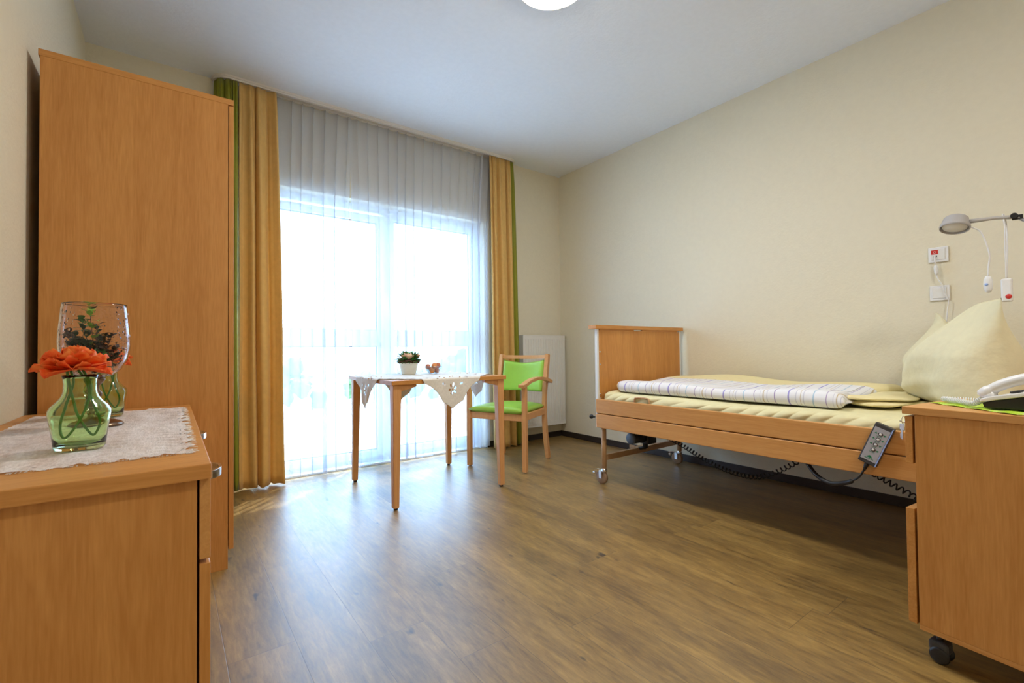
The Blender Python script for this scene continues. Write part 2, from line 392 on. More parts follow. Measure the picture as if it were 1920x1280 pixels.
        if closed: prs.append((rings[-1], rings[0]))
        for a, b in prs:
            for k in range(n):
                if len(a) == 1 and len(b) == 1: continue
                if len(a) == 1: vs = (a[0], b[(k+1) % n], b[k])
                elif len(b) == 1: vs = (a[k], a[(k+1) % n], b[0])
                else: vs = (a[k], a[(k+1) % n], b[(k+1) % n], b[k])
                try:
                    f = s.bm.faces.new(vs); f.smooth = True; f.material_index = s.mi
                except ValueError: pass
        return s
    def grid(s, nu, nv, fn, smooth=True, keep=None, wrap_u=False):
        V = [[s.bm.verts.new(fn(i/(nu-1 if not wrap_u else nu), j/(nv-1))) for j in range(nv)] for i in range(nu)]
        for i in range(nu if wrap_u else nu-1):
            for j in range(nv-1):
                if keep and not keep((i+.5)/(nu-1), (j+.5)/(nv-1)): continue
                i2 = (i+1) % nu
                f = s.bm.faces.new((V[i][j], V[i2][j], V[i2][j+1], V[i][j+1])); f.smooth = smooth; f.material_index = s.mi
        return V
    def ball(s, c, r, n=14, m=9, sq=(1, 1, 1)):
        return s.lathe_ball(c, r, n, m, sq)
    def lathe_ball(s, c, r, n, m, sq):
        pr = [(r*math.sin(PI*i/m), -r*math.cos(PI*i/m)) for i in range(m+1)]
        k0 = len(s.bm.verts); s.lathe([(0 if i in (0, m) else a, b) for i, (a, b) in enumerate(pr)], (0, 0, 0), n)
        s.bm.verts.ensure_lookup_table()
        for v in s.bm.verts[k0:]: v.co = Vector((c[0]+v.co.x*sq[0], c[1]+v.co.y*sq[1], c[2]+v.co.z*sq[2]))
        return s
    def xform(s, m):
        for v in s.bm.verts: v.co = m @ v.co
        return s

def root_of(o):
    while o.parent: o = o.parent
    return o
def build(name, mb, mats, parent=None, solid=0.0, subd=0, normals=True, bevel=0.0):
    bm = mb.bm
    if normals: bmesh.ops.recalc_face_normals(bm, faces=bm.faces)
    me = bpy.data.meshes.new(name)
    off = None
    if parent is not None:
        r = root_of(parent)
        if r.get('_w'):
            off = Vector(r.location)
            for v in bm.verts: v.co -= off
    elif '_loc' in mb.__dict__:
        for v in bm.verts: v.co -= Vector(mb._loc)
    bm.to_mesh(me); bm.free()
    for m in (mats if isinstance(mats, (list, tuple)) else [mats]): me.materials.append(M[m] if isinstance(m, str) else m)
    o = bpy.data.objects.new(name, me); C.objects.link(o)
    if parent is not None: o.parent = parent
    elif '_loc' in mb.__dict__: o.location = mb._loc
    if bevel:
        b = o.modifiers.new('bevel', 'BEVEL'); b.width = bevel; b.segments = 2; b.limit_method = 'ANGLE'
    if solid:
        b = o.modifiers.new('solid', 'SOLIDIFY'); b.thickness = solid; b.offset = 0
    if subd:
        b = o.modifiers.new('sub', 'SUBSURF'); b.levels = subd; b.render_levels = subd
    return o
def thing(name, label, cat, loc=(0, 0, 0), rotz=0.0, group=None, world=True, rot=None):
    o = bpy.data.objects.new(name, None); C.objects.link(o); o.empty_display_size = 0.05
    o.location = loc; o.rotation_euler = rot if rot else (0, 0, rotz)
    o['label'] = label; o['category'] = cat
    if group: o['group'] = group
    if world: o['_w'] = 1
    return o
def tag(o, label, cat, group=None):
    o['label'] = label; o['category'] = cat
    if group: o['group'] = group
    return o
def struct(name, mb, m, parent=None, **k):
    o = build(name, mb, m, parent, **k)
    if parent is None: o['kind'] = 'structure'
    return o
def spline(pts, n=12):
    pts = [Vector(p) for p in pts]; P = [2*pts[0]-pts[1]] + pts + [2*pts[-1]-pts[-2]]; out = []
    for i in range(1, len(P)-2):
        for k in range(n):
            t = k/n
            out.append(0.5*((2*P[i]) + (P[i+1]-P[i-1])*t + (2*P[i-1]-5*P[i]+4*P[i+1]-P[i+2])*t*t + (3*P[i]-P[i-1]-3*P[i+1]+P[i+2])*t**3))
    out.append(pts[-1]); return out
def coil(pts, turns, R, per=9, seg=24):
    path = spline(pts, seg); L = [0]
    for a, b in zip(path, path[1:]): L.append(L[-1] + (b-a).length)
    n = int(turns*per); out = []
    for i in range(n+1):
        d = L[-1]*i/n; j = 0
        while j < len(L)-2 and L[j+1] < d: j += 1
        t = (d-L[j])/max(1e-9, L[j+1]-L[j]); p = path[j].lerp(path[j+1], t); tg = (path[j+1]-path[j]).normalized()
        a = tg.orthogonal().normalized()
        up = Vector((0, 0, 1)); a = (up - tg*up.dot(tg)).normalized() if abs(tg.z) < .95 else Vector((1, 0, 0)); b = tg.cross(a)
        an = 2*PI*i/per; out.append(p + a*R*math.cos(an) + b*R*math.sin(an))
    return out

# ------------------------------------------------------------------ room shell
XL, XR, YW, YB, H = -0.43, 3.475, 3.79, -1.9, 2.866
struct('floor', MB().box(XL-.15, XR+.15, YB-.15, YW+.30, -.06, 0), 'floor')
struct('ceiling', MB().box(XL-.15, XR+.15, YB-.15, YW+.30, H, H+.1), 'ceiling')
struct('wall_left', MB().box(XL-.15, XL, YB-.15, YW+.3, 0, H), 'cream')
struct('wall_right', MB().box(XR, XR+.15, YB-.15, YW+.3, 0, H), 'cream')
struct('wall_rear', MB().box(XL, XR, YB-.15, YB, 0, H), 'cream')
OX0, OX1, OZ = 0.46, 2.47, 2.205
b = MB(); b.box(XL, OX0, YW, YW+.30, 0, H); b.box(OX1, XR, YW, YW+.30, 0, H); b.box(OX0, OX1, YW, YW+.30, OZ, H)
struct('wall_window', b, 'cream')
def base(name, x0, x1, y0, y1):
    struct(name, MB().box(x0, x1, y0, y1, 0, .058, .002), 'skirt')
base('baseboard_right', XR-.013, XR, YB, YW); base('baseboard_window_right', OX1, XR-.013, YW-.013, YW)
base('baseboard_left', XL, XL+.013, YB, YW); base('baseboard_window_left', XL+.013, OX0, YW-.013, YW); base('baseboard_rear', XL+.013, XR-.013, YB, YB+.013)
# door in the rear wall, behind the camera
d = struct('door_1', MB().box(1.9, 2.85, YB+.002, YB+.03, 0.004, 2.08, .002), 'beech_z')
b = MB(); b.box(1.82, 1.9, YB, YB+.045, 0, 2.16, .003); b.box(2.85, 2.93, YB, YB+.045, 0, 2.16, .003); b.box(1.9, 2.85, YB, YB+.045, 2.08, 2.16, .003)
struct('door_frame', b, 'offwhite', d)
b = MB(); b.tube([(1.98, YB+.03, 1.04), (1.98, YB+.075, 1.04), (2.09, YB+.078, 1.04)], .009); struct('door_handle', b, 'chrome', d)

# window
YF = 3.90; Y2 = 3.965
win = bpy.data.objects.new('window_1', None); C.objects.link(win); win['kind'] = 'structure'; win.location = (1.465, YF, 0); win['_w'] = 1
b = MB(); ZT = 2.205
b.box(OX0, OX0+.06, YF, Y2+.015, 0, ZT, .003); b.box(OX1-.06, OX1, YF, Y2+.015, 0, ZT, .003)
b.box(OX0+.06, OX1-.06, YF, Y2+.015, ZT-.055, ZT, .003); b.box(OX0+.06, OX1-.06, YF, Y2+.015, 0, .05, .003)
b.box(1.485, 1.535, YF, Y2+.015, .05, ZT-.055, .003)
build('window_frame', b, 'upvc', win)
def sash(x0, x1, z0, z1, zt, handle=False):
    yy = YF-.012
    b = MB(); fwid = .062
    b.box(x0, x0+fwid, yy, Y2, z0, z1, .003); b.box(x1-fwid, x1, yy, Y2, z0, z1, .003)
    b.box(x0+fwid, x1-fwid, yy, Y2, z1-fwid, z1, .003); b.box(x0+fwid, x1-fwid, yy, Y2, z0, z0+fwid, .003)
    b.box(x0+fwid, x1-fwid, yy, Y2, zt[0], zt[1], .003)
    s_ = build('window_sash', b, 'upvc', win)
    b = MB()
    for za, zb in ((z0+fwid, zt[0]), (zt[1], z1-fwid)):
        e = .007
        xa, xb = x0+fwid, x1-fwid
        b.box(xa, xb, yy+.02, yy+.03, za, za+e); b.box(xa, xb, yy+.02, yy+.03, zb-e, zb)
        b.box(xa, xa+e, yy+.02, yy+.03, za+e, zb-e); b.box(xb-e, xb, yy+.02, yy+.03, za+e, zb-e)
    build('gasket', b, 'gasket', s_)
    for za, zb in ((z0+fwid, zt[0]), (zt[1], z1-fwid)):
        build('window_pane', MB().box(x0+fwid+.002, x1-fwid-.002, yy+.035, yy+.041, za+.002, zb-.002), 'pane', s_)
    if handle:
        b = MB(); b.box(x1-.045, x1-.017, yy-.012, yy, 1.0, 1.07, .003); b.box(x1-.040, x1-.022, yy-.04, yy-.028, .90, 1.05, .004); b.tube([(x1-.031, yy-.01, 1.04), (x1-.031, yy-.035, 1.04)], .008)
        build('window_handle', b, 'offwhite', s_)
sash(OX0+.045, 1.495, .045, 2.125, (.995, 1.13), True)
sash(1.525, OX1-.045, .045, 2.165, (.995, 1.13), False)
build('window_sill', MB().box(OX0, OX1, YW+.001, YF, 0.0, .018, .002), 'upvc', win)

# outside
struct('ground_outside', MB().box(-12, 16, YW+.31, 30, -.25, -.15), 'paving')
def hedge(x, y, rx, h, seed, lab):
    rnd = random.Random(seed); b = MB()
    for k in range(26):
        a = rnd.uniform(0, 2*PI); q = rnd.uniform(0, 1)**.5; zz = rnd.uniform(.1, 1)
        rad = rnd.uniform(.22, .38)*h*.6
        b.ball((math.cos(a)*q*rx*(1-.35*zz), math.sin(a)*q*rx*.5*(1-.3*zz), -.15+zz*h*.85), rad, 9, 6)
    for v in b.bm.verts: v.co += Vector((rnd.uniform(-1, 1), rnd.uniform(-1, 1), rnd.uniform(-1, 1)))*.05
    for v in b.bm.verts: v.co.z = max(v.co.z, -.15)
    for v in b.bm.verts: v.co += Vector((x, y, 0))
    b._loc = (x, y, -.15); o = build('shrub', b, 'tree')
    tag(o, lab, 'shrub')
hedge(1.2, 9.5, 1.3, .95, 1, 'rounded shrub outside, seen faintly through the sheer curtain left of the table')
hedge(3.9, 9.8, 1.1, .8, 2, 'low shrub outside, faint through the sheer curtain behind the flower pot')
hedge(6.3, 10.5, 1.4, 1.1, 3, 'bushy shrub outside, rightmost and faint through the sheer curtain')

# ------------------------------------------------------------------ curtain rail, drapes, sheers
rail = thing('curtain_rail', 'white ceiling curtain rail with rounded ends above the window', 'curtain rail', (1.5, 3.70, H))
def rail_path(y, x0, x1, r=.085):
    pts = [(x0, YW-.002, 0), (x0, y+r, 0)]
    for k in range(1, 7): a = PI*.5*k/6; pts.append((x0 + r - r*math.cos(a), y + r - r*math.sin(a), 0))
    for k in range(0, 7): a = PI*.5*k/6; pts.append((x1 - r + r*math.sin(a), y + r - r*math.cos(a), 0))
    pts.append((x1, YW-.002, 0)); return pts
b = MB(); P_ = [(x, y, H-.012) for x, y, _ in rail_path(3.682, .235, 2.80)]
b.bar(P_, .030, .024, (0, 0, 1)) if False else None
def ribbon_bar(b, pts, w, z0, z1):
    pts = [Vector((p[0], p[1], 0)) for p in pts]; N = len(pts); R = []
    for i in range(N):
        d = (pts[min(i+1, N-1)] - pts[max(i-1, 0)]).normalized(); a = Vector((-d.y, d.x, 0))
        R.append([b.bm.verts.new((pts[i] + a*q*w/2) + Vector((0, 0, z))) for q, z in ((-1, z0), (1, z0), (1, z1), (-1, z1))])
    b.bm.faces.new(R[0][::-1]); b.bm.faces.new(R[-1])
    for i in range(N-1):
        for k in range(4): b.bm.faces.new((R[i][k], R[i][(k+1) % 4], R[i+1][(k+1) % 4], R[i+1][k]))
b = MB(); ribbon_bar(b, P_, .034, H-.014, H-.0005); ribbon_bar(b, [(x, y-.0, 0) for x, y, _ in P_], .022, H-.026, H-.014)
build('track', b, 'offwhite', rail)
b = MB(); ribbon_bar(b, [(.50, 3.742, 0), (2.74, 3.742, 0)], .026, H-.022, H-.0005)
build('track', b, 'offwhite', rail)

def path_len(pts):
    L = [0]
    for a, c in zip(pts, pts[1:]): L.append(L[-1] + math.hypot(c[0]-a[0], c[1]-a[1]))
    return L
def at_path(pts, L, s):
    d = max(0, min(1, s))*L[-1]; j = 0
    while j < len(L)-2 and L[j+1] < d: j += 1
    t = (d-L[j])/max(1e-9, L[j+1]-L[j]); a, c = pts[j], pts[j+1]; dx, dy = c[0]-a[0], c[1]-a[1]; q = math.hypot(dx, dy) or 1
    return a[0]+dx*t, a[1]+dy*t, -dy/q, dx/q, dx/q, dy/q
def drape(name, top, bot, nf, at, ab, z0, z1, m, label, seed, thick=.003, group=None, nu=None, sharp=.35, pinch=True):
    rnd = random.Random(seed); ph = [rnd.uniform(-.6, .6) for _ in range(nf+2)]; am = [rnd.uniform(.65, 1.25) for _ in range(nf+2)]
    LT, LB = path_len(top), path_len(bot); nu = nu or max(90, nf*40); nv = 46
    def fold(u, k):
        x = u*nf; i = int(x); f = x-i
        p0, p1 = ph[i]*.35, ph[i+1]*.35
        a = am[i]*(1-f) + am[i+1]*f
        w_ = u + .05*math.sin(2*PI*u*1.3+seed) + .02*math.sin(2*PI*u*3+seed*2)
        s_ = math.sin(2*PI*w_*nf + p0*(1-f) + p1*f); s_ = math.copysign(abs(s_)**.8, s_)
        t_ = math.sin(2*PI*w_*nf*2 + seed)
        k_ = max(0, 1-k/.30)
        return a*(s_*(1-.35*k_) + t_*(.08+.50*k_))
    def fn(u, v):
        z = z1 + (z0-z1)*v
        xt, yt, nxt, nyt, txt, tyt = at_path(top, LT, u); xb, yb, nxb, nyb, txb, tyb = at_path(bot, LB, u)
        e = v**.75; x = xt*(1-e) + xb*e; y = yt*(1-e) + yb*e; nx = nxt*(1-e)+nxb*e; ny = nyt*(1-e)+nyb*e
        A = at*(1-e) + ab*e
        if pinch: A *= .55 + .45*min(1, v/.06)
        A *= min(1, u/.03+.3, (1-u)/.03+.3)
        q = fold(u, v); sh = math.cos(2*PI*u*nf)*sharp*A*.6
        if v > .975: z += .004*math.sin(u*40+seed)
        wob = .004*math.sin(9*v + u*7 + seed)*v
        return (x + nx*A*q + txt*sh + wob, y + ny*A*q + tyt*sh, z)
    b = MB(); b.grid(nu, nv, fn)
    cx = sum(p[0] for p in top)/len(top); b._loc = (cx, top[0][1], z0)
    o = build(name, b, m, None, solid=thick, normals=False)
    tag(o, label, 'curtain', group); return o
ZC = H-.030
drape('curtain', [(.375, 3.680), (.61, 3.682)], [(.375, 3.665), (.655, 3.672)], 3, .022, .040, .012, ZC, 'gold', 'gold floor-length curtain left of the window, beside the wardrobe', 3)
drape('curtain', [(.237, 3.765), (.237, 3.76), (.262, 3.70), (.30, 3.685), (.365, 3.680)], [(.25, 3.765), (.26, 3.72), (.30, 3.69), (.37, 3.675)], 4, .018, .022, .012, ZC, 'green_cloth', 'olive green curtain at the left end of the rail, behind the wardrobe', 5)
drape('curtain', [(2.47, 3.682), (2.715, 3.682)], [(2.475, 3.655), (2.735, 3.660)], 3, .022, .040, .012, ZC, 'gold', 'gold floor-length curtain right of the window, behind the green chair', 11)
drape('curtain', [(2.725, 3.684), (2.765, 3.700), (2.797, 3.745), (2.798, 3.77)], [(2.745, 3.665), (2.785, 3.672), (2.822, 3.70), (2.838, 3.765)], 3, .010, .018, .012, ZC, 'green_cloth', 'olive green curtain edge right of the window, beside the radiator', 8)

def sheer(x0, x1, seed, label, xb0=None, xb1=None):
    rnd = random.Random(seed); per = .088; n = max(3, round((x1-x0)/per)); nu = n*22; nv = 30
    xb0 = x0 if xb0 is None else xb0; xb1 = x1 if xb1 is None else xb1
    ph = [rnd.uniform(-.5, .5) for _ in range(n+2)]; am = [rnd.uniform(.5, 1.3) for _ in range(n+2)]; dr = [rnd.uniform(-.03, .03) for _ in range(n+2)]
    def fn(u, v):
        z = ZC + .004 - (ZC-.012)*v
        x = u*n; i = min(int(x), n); f = x-i
        p = ph[i]*(1-f)+ph[i+1]*f; a = am[i]*(1-f)+am[i+1]*f; d = dr[i]*(1-f)+dr[i+1]*f
        ang = 2*PI*(x + p*.35)
        ed = min(1, u*n/1.0, (1-u)*n/1.0)
        A = (.014 + .010*v)*a
        B = (.020 + .006*math.sin(3*v+i))*a*ed
        w3 = min(1, v/.28); xx = x0*(1-w3)+xb0*w3 + u*((x1-x0)*(1-w3)+(xb1-xb0)*w3) + B*math.sin(ang)*.9 + d*v*ed
        yy = 3.742 + A*math.cos(ang) + .006*math.sin(2.3*x+seed)*v
        if v > .97: z += .006 + .008*math.sin(x*1.7+seed)
        return (xx, yy, z)
    b = MB(); b.grid(nu, nv, fn); b._loc = ((x0+x1)/2, 3.742, 0.01)
    o = build('sheer_curtain', b, 'sheer', None, normals=False); tag(o, label, 'sheer curtain'); return o
sheer(.50, 1.185, 2, 'left panel of the pleated white sheer curtain, nearest the wardrobe', .50, 1.151)
sheer(1.160, 2.56, 4, 'wide right panel of the pleated white sheer curtain, behind the table', 1.173, 2.50)

# ------------------------------------------------------------------ wardrobe
wd = thing('wardrobe', 'tall beech wardrobe against the left wall, side panel facing the viewer', 'wardrobe', (-.10, 2.40, 0))
W0, W1, WX = 2.395, 3.38, .202
b = MB(); b.box(-.395, WX, W0, W0+.019, 0, 2.063, .001); build('side_panel', b, 'beech_z', wd)
b = MB(); b.box(-.395, WX, W1-.019, W1, 0, 2.063, .001); build('side_panel', b, 'beech_z', wd)
b = MB(); b.box(-.40, WX+.022, W0-.001, W1+.001, 2.063, 2.088, .0015); build('top_panel', b, 'beech_x', wd)
b = MB(); b.box(-.395, WX-.03, W0+.019, W1-.019, 0, .08); build('plinth', b, 'beech_y', wd)
b = MB(); b.box(-.395, -.385, W0+.019, W1-.019, .08, 2.063); build('back_panel', b, 'beech_z', wd)
b = MB(); b.box(-.385, WX-.002, W0+.019, W1-.019, .08, .10); build('bottom_shelf', b, 'beech_y', wd)
for a0, a1 in ((W0+.001, (W0+W1)/2-.0015), ((W0+W1)/2+.0015, W1-.001)):
    dd = build('door', MB().box(WX+.003, WX+.022, a0, a1, .083, 2.058, .0015), 'beech_z', wd)
    yk = a1-.05 if a0 < 2.6 else a0+.05
    b = MB(); b.tube(spline([(WX+.020, yk, 1.00), (WX+.05, yk, 1.03), (WX+.05, yk, 1.09), (WX+.020, yk, 1.12)], 6), .0055); build('handle', b, 'chrome', dd)

# ------------------------------------------------------------------ sideboard
sb = thing('sideboard', 'low beech chest of drawers in the left foreground with a lace runner on top', 'chest of drawers', (-.18, 1.74, 0))
b = MB(); b.box(XL+.002, .0645, 1.089, 2.390, .7025, .7326, .0025); build('top_panel', b, 'beech_x', sb)
for y0 in (1.1089, 2.366): build('side_panel', MB().box(XL+.004, .0415, y0, y0+.019, 0, .7020, .001), 'beech_z', sb)
build('back_panel', MB().box(XL+.004, XL+.012, 1.128, 2.366, .02, .702), 'beech_z', sb)
build('plinth', MB().box(XL+.02, .010, 1.128, 2.366, 0, .06), 'beech_y', sb)
cols = [(1.1089, 1.7445), (1.7475, 2.385)]
for ci, (a0, a1) in enumerate(cols):
    hy = (a0+a1)/2
    dr = build('drawer', MB().box(.0455, .0640, a0, a1, .541, .700, .002), 'beech_y', sb)
    pts = [(.064, hy-.060, .648), (.086, hy-.052, .648), (.100, hy-.025, .648), (.102, hy, .648), (.100, hy+.025, .648), (.086, hy+.052, .648), (.064, hy+.060, .648)]
    b = MB(); b.bar(spline(pts, 5), .020, .006, (0, 0, 1)); build('handle', b, 'chrome', dr)
    dr = build('door', MB().box(.0455, .0640, a0, a1, .064, .532, .002), 'beech_z', sb)
    pts = [(.064, a1-.05, .36), (.082, a1-.05, .37), (.088, a1-.05, .42), (.082, a1-.05, .47), (.064, a1-.05, .48)]
    b = MB(); b.bar(spline(pts, 5), .016, .006, (0, 1, 0)); build('handle', b, 'chrome', dr)

# lace runner
def runner():
    x0, x1, y0, y1 = -.385, .036, 1.225, 2.27; z = .7350; b = MB()
    def fn(u, v):
        x = x0+(x1-x0)*u; y = y0+(y1-y0)*v
        if u > .97: x += .007*math.sin(v*90)+.004*math.sin(v*233)
        if v < .02: y += .006*math.sin(u*80)
        if v > .98: y += .006*math.sin(u*60)
        zz = z + .0032*max(0, math.sin(y*150+2.5*math.sin(x*22)+1.5*math.sin(x*61))) * (1 if x > -.12 else .5) + .0012*math.sin(x*60+y*13)
        return (x, y, zz)
    b.grid(90, 260, fn); b._loc = ((x0+x1)/2, (y0+y1)/2, z)
    rt = build('lace_runner', b, 'lace', None, normals=False)
    tag(rt, 'crinkled white lace runner with frayed edges on the low chest of drawers', 'table runner')
    b = MB(); rnd = random.Random(3)
    for k in range(150):
        y = y0+(y1-y0)*rnd.random(); L = rnd.uniform(.006, .016); dy = rnd.uniform(-.004, .004)
        b.tube([(x1-.004, y, z), (x1+L*.5, y+dy*.5, z+.0005), (x1+L, y+dy, z-.001)], .0005, 3)
    for k in range(150):
        x = x0+(x1-x0)*rnd.random(); L = rnd.uniform(.003, .009)
        b.tube([(x, y0+.004, z), (x+rnd.uniform(-.003, .003), y0-L, z-.001)], .0005, 3)
    for v in b.bm.verts: v.co -= Vector(rt.location)
    f = build('fringe', b, 'doily', rt); f['kind'] = 'stuff'
runner()

# ------------------------------------------------------------------ vases, flowers, goblet
def vase(x, y, lab):
    t = thing('glass_vase', lab, 'vase', (x, y, .7375), 0, None, False)
    o = [(0, 0), (.050, 0), (.054, .004), (.0575, .03), (.0625, .06), (.066, .078), (.0655, .088), (.060, .097), (.048, .108), (.040, .117), (.0355, .128), (.0345, .145), (.036, .158), (.0385, .166)]
    i = [(.0360, .166), (.0335, .157), (.032, .145), (.033, .128), (.0375, .116), (.0455, .106), (.0575, .0945), (.0628, .087), (.0633, .078), (.0597, .06), (.0547, .03), (.050, .010), (0, .008)]
    o = [(r*.82, h) for r, h in o]; i = [(r*.82-.0002, h) for r, h in i]
    build('vase_body', MB().lathe(o+i, (0, 0, 0), 48), 'green_glass', t)
    return t
def petal(b, base, yawa, tilt, L, Wd, cup, curl, rnd, roll=0):
    nu, nv = 9, 8; m = Matrix.Translation(base) @ Matrix.Rotation(yawa, 4, 'Z') @ Matrix.Rotation(-tilt, 4, 'Y')
    r1, r2 = rnd.uniform(0, 6), rnd.uniform(0, 6)
    def fn(u, v):
        s = (u-.5)*2
        wdt = Wd*math.sin(PI*min(1, .12+.88*v)**.8 * .80 + .12)
        x = L*v*(1-.10*s*s); y = s*wdt*.5
        z = cup*(s*s)*v*Wd*.5 + curl*L*v*v + .05*L*math.sin(s*5+r1)*v*v + .03*L*math.sin(s*9+r2)*v
        return m @ Vector((x, y, z))
    b.grid(nu, nv, fn)
def flower(x, y, zc, vx, vy, lab, seed, sc=1.0, spread=1.0):
    rnd = random.Random(seed); zb = .7375
    t = thing('artificial_flower', lab, 'flower', (vx, vy, zb+.02), 0, None, True)
    b = MB()
    for ring, (n, L, Wd, tilt, cup, curl, h) in enumerate([(9, .082, .070, .05, .5, -.10, -.010), (9, .074, .064, .30, .6, -.05, -.004), (8, .060, .058, .60, .7, .0, 0), (7, .047, .050, .9, .8, .05, .004), (6, .034, .042, 1.15, .9, .1, .008), (5, .022, .03, 1.35, 1.0, .1, .012)]):
        for k in range(n):
            petal(b, Vector((x, y, zc+h*sc)), 2*PI*(k+rnd.uniform(-.3, .3))/n + ring, tilt+rnd.uniform(-.16, .16), L*sc*rnd.uniform(.88, 1.12), Wd*sc, cup, curl, rnd)
    build('bloom', b, 'orange', t, normals=False, solid=.0006)
    for sg, aa in ((1, .6), (-1, 3.0)):
        ca, sa = math.cos(aa), math.sin(aa)
        ox, oy = vx, vy
        pts = [(x+.006*sg, y, zc-.012*sc), (ox+.012*ca, oy+.012*sa, zb+.150), (ox+.020*ca, oy+.020*sa, zb+.115), (ox+.035*ca+.006*sa, oy+.035*sa-.006*ca, zb+.060), (ox+.031*ca, oy+.031*sa, zb+.030), (ox+.020*ca, oy+.020*sa, zb+.030), (ox-.004*ca, oy-.004*sa, zb+.075), (ox-.018*ca, oy-.018*sa, zb+.135), (x-.014*ca, y-.014*sa, zc-.010*sc)]
        build('stem', MB().tube(spline(pts, 8), .0026, 8), 'stem', t)
vase(-.166, 1.425, 'small green glass vase with an orange bloom at the front of the chest')
flower(-.176, 1.425, .925, -.166, 1.425, 'large orange ranunculus bloom with looped green stems in the front green vase', 4, .84)
vase(-.178, 2.10, 'small green glass vase standing behind the clear glass goblet')
flower(-.172, 2.10, .925, -.178, 2.10, 'orange bloom in the rear green vase, mostly hidden behind the goblet', 9, .80)

gx, gy, gz = -.183, 1.845, .7375
gb = thing('glass_goblet', 'large clear seeded-glass goblet on a bronze foot holding a small green plant', 'goblet', (gx, gy, gz), 0, None, False)
o = [(0, .142), (.03, .143), (.055, .150), (.080, .168), (.097, .195), (.105, .225), (.107, .250), (.104, .290), (.100, .325), (.0965, .355), (.0955, .362)]
i = [(.0925, .362), (.0935, .355), (.097, .325), (.1008, .290), (.1035, .250), (.1015, .226), (.0935, .198), (.0775, .172), (.054, .155), (.03, .1475), (0, .1465)]
o = [(r*.77, h) for r, h in o]; i = [(r*.77, h) for r, h in i]
build('bowl', MB().lathe(o+i, (0, 0, 0), 56), 'seeded_glass', gb)
st = [(0, 0), (.083, 0), (.083, .004), (.075, .010), (.050, .018), (.022, .024), (.013, .032), (.011, .045), (.018, .052), (.020, .060), (.012, .068), (.010, .080), (.020, .088), (.022, .098), (.013, .106), (.012, .118), (.020, .126), (.030, .136), (.030, .1415), (0, .1415)]
st = [(r*.80, h) for r, h in st]
build('foot', MB().lathe(st, (0, 0, 0), 40), 'bronze', gb)
def leaf(b, p, d, up, L, Wd):
    d = d.normalized(); sd_ = d.cross(up).normalized(); n = sd_.cross(d)
    pts = [(0, 0), (.3, .8), (.6, 1), (.85, .65), (1, 0)]
    vs = [b.bm.verts.new(p + d*L*a + n*.10*L*math.sin(a*3)) for a, _ in pts]
    lf = [b.bm.verts.new(p + d*L*a + sd_*Wd*.5*w_ + n*.16*L*w_) for a, w_ in pts[1:4]]
    rt = [b.bm.verts.new(p + d*L*a - sd_*Wd*.5*w_ + n*.16*L*w_) for a, w_ in pts[1:4]]
    for q, sdv in ((lf, 1), (rt, -1)):
        fs = [(vs[0], vs[1], q[0]), (vs[1], vs[2], q[1], q[0]), (vs[2], vs[3], q[2], q[1]), (vs[3], vs[4], q[2])]
        for f in fs:
            fc = b.bm.faces.new(f if sdv > 0 else f[::-1]); fc.smooth = True; fc.material_index = b.mi
pl = thing('artificial_plant', 'small trailing plant with round green and purple-brown leaves inside the goblet', 'plant', (gx, gy, gz+.15), 0, None, False)
rnd = random.Random(12); bs = MB(); leafm = {k: MB() for k in ('leaf', 'leaf_dark', 'leaf_brown', 'leaf_lime')}
tips = [(-.012, .0, .205, 'leaf_lime'), (-.03, .01, .165, 'leaf'), (.0, .03, .15, 'leaf_dark'), (-.06, .0, .12, 'leaf_brown')]
for k in range(30): 
    a = rnd.uniform(0, 2*PI); q = rnd.uniform(.015, .060); tips.append((q*math.cos(a), q*math.sin(a), rnd.uniform(.05, .125), rnd.choice(['leaf_dark', 'leaf_brown', 'leaf_brown', 'leaf', 'leaf_dark'])))
for tx, ty, tz, kk in tips:
    pts = spline([(0, 0, .006), (tx*.35, ty*.35, tz*.45), (tx*.85, ty*.8, tz*.8), (tx, ty, tz)], 5)
    bs.tube(pts, .0011, 5)
    for p in pts[4:]:
        for _ in range(2):
            dv = Vector((rnd.uniform(-1, 1), rnd.uniform(-1, 1), rnd.uniform(-.2, .8)))
            L = rnd.uniform(.013, .024); q = Vector(p)+dv.normalized()*.003
            if (Vector((q.x, q.y, 0)) + Vector((dv.x, dv.y, 0)).normalized()*L).length > .070: continue
            leaf(leafm[kk if rnd.random() < .8 else 'leaf_dark'], q, dv, Vector((0, 0, 1)), L, L*.9)
build('stems', bs, 'leaf_brown', pl)
for k, mb_ in leafm.items():
    lo = build('leaves', mb_, k, pl, normals=False); lo['kind'] = 'stuff'
    lo['label'] = {'leaf': 'mid green leaves', 'leaf_dark': 'dark green leaves', 'leaf_brown': 'purple-brown leaves', 'leaf_lime': 'lime green tip leaves'}[k]

